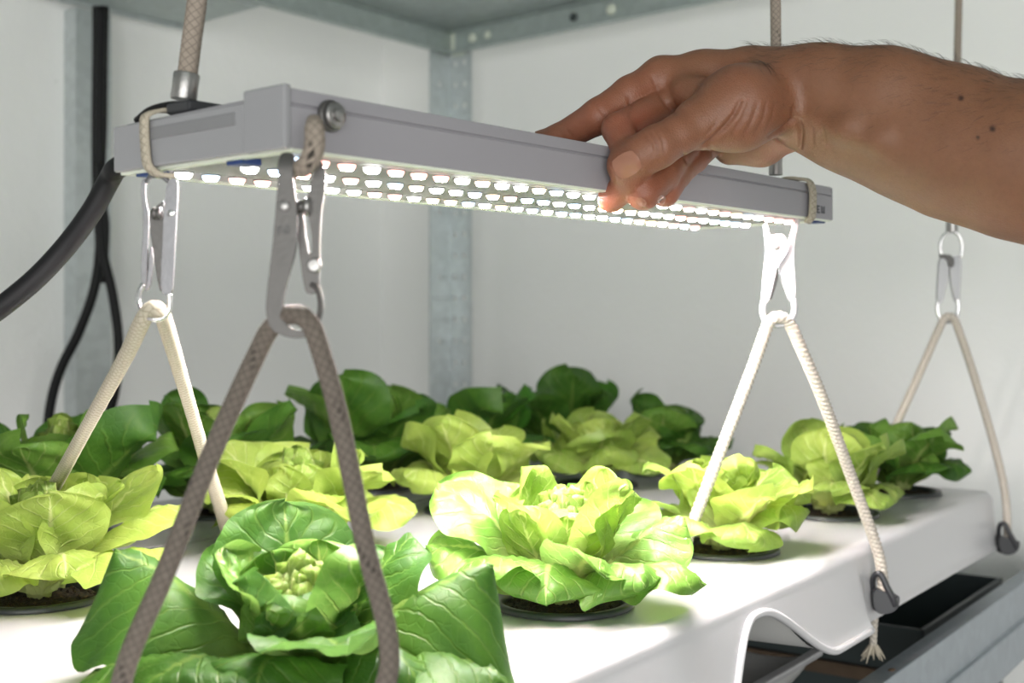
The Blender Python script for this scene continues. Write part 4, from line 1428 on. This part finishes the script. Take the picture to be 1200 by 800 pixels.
# radius side tendon ridge and flexor mass
chain(arm, [C3(1120, 118, .592), C3(1040, 100, .604), C3(960, 92, .622), C3(905, 92, .632)], [.014, .014, .0125, .0115], .016)
chain(arm, [C3(1160, 222, .606), C3(1070, 192, .612), C3(985, 163, .625), C3(945, 149, .634)], [.0110, .0105, .0100, .0105], .012)
chain(arm, [C3(1075, 178, .590), C3(1035, 164, .5915), C3(995, 150, .5990), C3(945, 134, .6165)], [.0028, .0040, .0042, .0040], .009)   # tendon
# palm block
palm = new()
wr = C3(938, 108, .640)
MI, MM_, MR, MP_ = C3(775, 90, .652), C3(792, 92, .674), C3(818, 112, .690), C3(846, 150, .698)
chain(palm, [wr, C3(880, 95, .645), C3(825, 90, .650), MI], [.0215, .0165, .0125, .0102], .010)
chain(palm, [C3(935, 110, .650), C3(860, 98, .668), MM_], [.020, .0150, .0108], .010)
chain(palm, [C3(930, 120, .658), C3(860, 112, .68), MR], [.018, .0140, .0105], .010)
chain(palm, [C3(925, 135, .662), C3(880, 150, .686), MP_], [.016, .0125, .0100], .010)
# heel of the palm on the little-finger side
chain(palm, [C3(926, 158, .664), C3(893, 169, .682), C3(856, 173, .690)], [.0090, .0115, .0100], .007)
# thenar and thumb
thumb = new()
CMC, TMC, TIP_, TT = C3(908, 112, .632), C3(818, 144, .606), C3(770, 172, .597), C3(731, 194, .6035)
chain(thumb, [CMC, C3(866, 124, .612), TMC], [.0185, .0192, .0125], .009)
chain(thumb, [C3(900, 128, .620), C3(862, 138, .612), C3(832, 146, .608)], [.0135, .0150, .0110], .008)
chain(thumb, [TMC, C3(795, 158, .600), TIP_, C3(752, 182, .5985), TT], [.0118, .0098, .0106, .0100, .0088], .0035)
# web of skin between thumb and index
web = new()
chain(web, [C3(842, 112, .622), C3(806, 108, .636), C3(788, 98, .648)], [.010, .0065, .0055], .010)
chain(web, [C3(850, 132, .616), C3(822, 122, .628)], [.010, .006], .010)
# fingers
ind = new(); chain(ind, [MI, C3(738, 110, .645), C3(702, 136, .640), C3(655, 163, .655), C3(622, 170, .668)], [.0102, .0094, .0094, .0080, .0066], .003)
mid = new(); chain(mid, [MM_, C3(772, 126, .645), C3(724, 151, .621), C3(736, 180, .608), C3(742, 210, .607), C3(716, 233, .6185)], [.0100, .0088, .0082, .0078, .0078, .0072], .0025)
rin = new(); chain(rin, [MR, C3(800, 172, .650), C3(776, 206, .622), C3(754, 226, .609)], [.0102, .0088, .0086, .0090], .0025)
pin = new(); chain(pin, [MP_, C3(812, 185, .660), C3(792, 204, .640), C3(779, 225, .627)], [.0098, .0084, .0080, .0080], .0025)

body = smin(arm, palm, .010)
body = smin(body, web, .008)
body = smin(body, thumb, .0065)
f_i = smin(body, ind, .0060); f_m = smin(body, mid, .0050); f_r = smin(body, rin, .0045); f_p = smin(body, pin, .0045)
HF = np.minimum(np.minimum(f_i, f_m), np.minimum(f_r, f_p))
hv, hf = surface_nets(HF, hlo, HV)
# light smoothing of the voxel surface
for _ in range(3):
    s_ = np.zeros_like(hv); c_n = np.zeros(len(hv))
    for a in range(4):
        b = (a + 1) % 4
        np.add.at(s_, hf[:, a], hv[hf[:, b]]); np.add.at(c_n, hf[:, a], 1)
        np.add.at(s_, hf[:, b], hv[hf[:, a]]); np.add.at(c_n, hf[:, b], 1)
    hv = hv * .5 + s_ / c_n[:, None] * .5


CREASES = [  # (pixel path, half width px, depth m)
    ([(757, 158), (764, 171), (765, 184)], 1.7, .0008), ([(763, 155), (770, 169), (772, 184)], 1.7, .0010), ([(770, 153), (777, 166), (779, 180)], 1.7, .0008),
    ([(868, 118), (861, 133), (850, 148), (836, 163), (824, 171)], 2.5, .0021), ([(878, 120), (871, 138), (859, 156)], 2.0, .0007), ([(888, 120), (882, 140), (872, 158)], 2.0, .0007),
    ([(898, 120), (895, 138), (885, 157)], 2.0, .0006), ([(908, 122), (905, 138), (897, 155)], 1.8, .0005), ([(846, 128), (838, 146), (826, 160)], 1.8, .0005),
    ([(930, 128), (930, 140), (918, 151), (903, 160)], 2.8, .0020), ([(936, 140), (939, 155), (938, 172)], 2.5, .0016), ([(948, 140), (952, 154), (952, 170)], 2.0, .0005), ([(960, 142), (966, 156), (967, 172)], 2.0, .0004), ([(974, 146), (981, 160)], 2.0, .0004),
    ([(764, 90), (772, 108), (782, 124), (792, 133)], 2.4, .0010), ([(697, 118), (704, 130), (716, 142)], 2.0, .0006), ([(736, 112), (739, 124), (738, 136)], 2.2, .0008), ([(664, 152), (670, 160)], 1.6, .0004),
    ([(800, 178), (806, 191)], 2.0, .0009), ([(832, 170), (838, 188)], 2.0, .0009)]
nrm_ = np.zeros_like(hv)
fa_ = np.cross(hv[hf[:, 2]] - hv[hf[:, 0]], hv[hf[:, 3]] - hv[hf[:, 1]])
for a in range(4): np.add.at(nrm_, hf[:, a], fa_)
nrm_ /= np.linalg.norm(nrm_, axis=1)[:, None] + 1e-12
pu = hv[:, 0] / hv[:, 1] * F + 600; pw = HY - hv[:, 2] / hv[:, 1] * F
near_ = (nrm_ * hv).sum(1) < 0
crease = np.zeros(len(hv), np.float32)
for path, sg, dep in CREASES:
    q = np.array(path, float); t_ = np.linspace(0, len(q) - 1, 60)
    q = np.stack([np.interp(t_, np.arange(len(q)), q[:, a]) for a in (0, 1)], 1)
    taper = np.sin(np.linspace(.25, math.pi - .25, 60)) ** .5
    dd = np.full(len(hv), 1e9); tp = np.zeros(len(hv))
    for k in range(60):
        e = np.hypot(pu - q[k, 0], pw - q[k, 1]); m = e < dd
        dd = np.where(m, e, dd); tp = np.where(m, taper[k], tp)
    g_ = np.exp(-(dd / sg) ** 2) * tp * near_
    hv = hv - nrm_ * (g_ * dep)[:, None]
    crease = np.maximum(crease, g_ * min(1, dep / .001))


def lens_to_world(q):
    q = np.asarray(q)
    return CAM[None] + RT[None] * q[:, :1] + AX[None] * q[:, 1:2] + UP[None] * q[:, 2:3]


person = thing('person', 'bare hairy forearm and hand reaching in from the right, gripping the lamp edge', 'person', P(935, 120, .64))
hb = obj('arm', lens_to_world(hv), hf, M['skin'], person, True)
red = np.zeros(len(hv), np.float32)
for c, r, a in ((C3(716, 235, .618), .016, 1.0), (C3(752, 228, .609), .014, .8), (C3(779, 226, .627), .013, .8), (C3(800, 182, .655), .018, .55), (C3(728, 196, .6), .013, .35), (C3(690, 140, .64), .03, .5), (C3(740, 110, .645), .025, .4), (C3(860, 110, .61), .03, .25), (C3(742, 160, .62), .03, .7), (C3(925, 165, .664), .018, .6)):
    red = np.maximum(red, a * np.exp(-((hv - c) ** 2).sum(1) / r ** 2))
mole = np.zeros(len(hv), np.float32)
for px, py, r in ((1126, 115, .0013), (1163, 151, .0014), (1146, 161, .0009)):
    u = (hv[:, 0] / hv[:, 1]) * F + 600; w_ = HY - hv[:, 2] / hv[:, 1] * F
    front = hv[:, 1] < .60
    mole = np.maximum(mole, front * np.clip(1.5 - np.hypot(u - px, w_ - py) / (r * F / .57), 0, 1))
for nm, arr in (('red', red), ('mole', mole), ('crease', crease)):
    at = hb.data.attributes.new(nm, 'FLOAT', 'POINT'); at.data.foreach_set('value', arr.astype(np.float32))


def project_skin(px, py):
    ds = np.arange(.50, .70, .0003)
    X = (px - 600) / F * ds; Z = (HY - py) / F * ds
    ix = np.clip(np.round((X - hlo[0]) / HV).astype(int), 0, hn[0] - 1); iy = np.clip(np.round((ds - hlo[1]) / HV).astype(int), 0, hn[1] - 1); iz = np.clip(np.round((Z - hlo[2]) / HV).astype(int), 0, hn[2] - 1)
    h = HF[ix, iy, iz] < 0
    return ds[np.argmax(h)] if h.any() else None


def nail(name, ctr, ax_, wid, length, lift=.0012, n=9):
    """nail plate wrapped on the skin: grid in the picture directions, set on the surface, with thickness"""
    ax_ = np.array(ax_, float); ax_ /= np.linalg.norm(ax_); pe = np.array([-ax_[1], ax_[0]])
    v = []; 
    for i in range(n):
        for j in range(n):
            a, b = -1 + 2 * i / (n - 1), -1 + 2 * j / (n - 1)
            k = math.sqrt(1 - .30 * b * b) * (1 if a < 0 else 1); k2 = math.sqrt(1 - .34 * a * a)
            q = np.array(ctr) + ax_ * a * length * k + pe * b * wid * k2
            d = project_skin(*q)
            v.append((q[0], q[1], d if d is not None else .61))
    v = np.array(v)
    dm = np.median(v[:, 2]); v[:, 2] = np.clip(v[:, 2], dm - .006, dm + .006)
    D = v[:, 2].reshape(n, n)
    for _ in range(3):
        Dp = np.pad(D, 1, mode='edge'); D = (Dp[1:-1, 1:-1] * 2 + Dp[:-2, 1:-1] + Dp[2:, 1:-1] + Dp[1:-1, :-2] + Dp[1:-1, 2:]) / 6
    v[:, 2] = D.ravel()
    top = np.array([C3(x, y, d - lift) for x, y, d in v]); bot = np.array([C3(x, y, d + .0012) for x, y, d in v])
    V = np.concatenate([top, bot]); N = n * n
    f = [(i * n + j, (i + 1) * n + j, (i + 1) * n + j + 1, i * n + j + 1) for i in range(n - 1) for j in range(n - 1)]
    f += [tuple(q + N for q in reversed(t)) for t in f]
    rim_ = [i * n for i in range(n)] + [(n - 1) * n + j for j in range(1, n)] + [i * n + n - 1 for i in range(n - 2, -1, -1)] + [j for j in range(n - 2, 0, -1)]
    f += [(rim_[i], rim_[(i + 1) % len(rim_)], rim_[(i + 1) % len(rim_)] + N, rim_[i] + N) for i in range(len(rim_))]
    return obj(name, lens_to_world(V), f, M['nail'], person, True, fixn=True, sharp=60)


nail('fingernail', (734.5, 193), (-.86, .5), 14.0, 16.0)
nail('fingernail', (751, 237), (-.6, .75), 6.5, 5.0)
nail('fingernail', (775, 234), (-.35, .8), 5.0, 5.0)

# arm hair, rooted on the forearm and lying towards the wrist
rh = np.random.default_rng(11)
wv_ = lens_to_world(hv)
nrm_ = np.zeros_like(hv)
fa_ = np.cross(hv[hf[:, 2]] - hv[hf[:, 0]], hv[hf[:, 3]] - hv[hf[:, 1]])
for a in range(4): np.add.at(nrm_, hf[:, a], fa_)
nrm_ /= np.linalg.norm(nrm_, axis=1)[:, None] + 1e-12
cand = np.where((hv[:, 0] > .125) & (hv[:, 0] < .30) & (nrm_[:, 2] > -.15) & (nrm_[:, 1] < .6))[0]
wgt = np.clip(nrm_[cand, 2] + .25, .03, 1) ** 1.5
cand = rh.choice(cand, 1500, replace=True, p=wgt / wgt.sum())
hm = MB()
for i in cand:
    p = hv[i]; n_ = nrm_[i]
    along = np.array([-.75, .10, -.25 + .5 * rh.normal() * .4]); along -= n_ * along.dot(n_)
    along /= np.linalg.norm(along)
    side = np.cross(n_, along)
    Lh = rh.uniform(.004, .0085)
    pts = [p, p + along * Lh * .5 + n_ * Lh * rh.uniform(.16, .30), p + along * Lh + n_ * Lh * rh.uniform(.10, .34) + side * Lh * rh.normal() * .12]
    w0 = side * .000055; n0 = n_ * .000055
    v = []
    for q, s_ in zip(pts, (1, .8, .15)):
        v += [q + w0 * s_, q - w0 * s_ * .5 + n0 * s_, q - w0 * s_ * .5 - n0 * s_]
    hm.add(v, [(0, 1, 4, 3), (1, 2, 5, 4), (2, 0, 3, 5), (3, 4, 7, 6), (4, 5, 8, 7), (5, 3, 6, 8)])
v, f = hm.get()
o = obj('arm_hair', lens_to_world(v), f, M['hair'], person, False)
o['kind'] = 'stuff'
o['label'] = 'fine dark hair on the forearm'
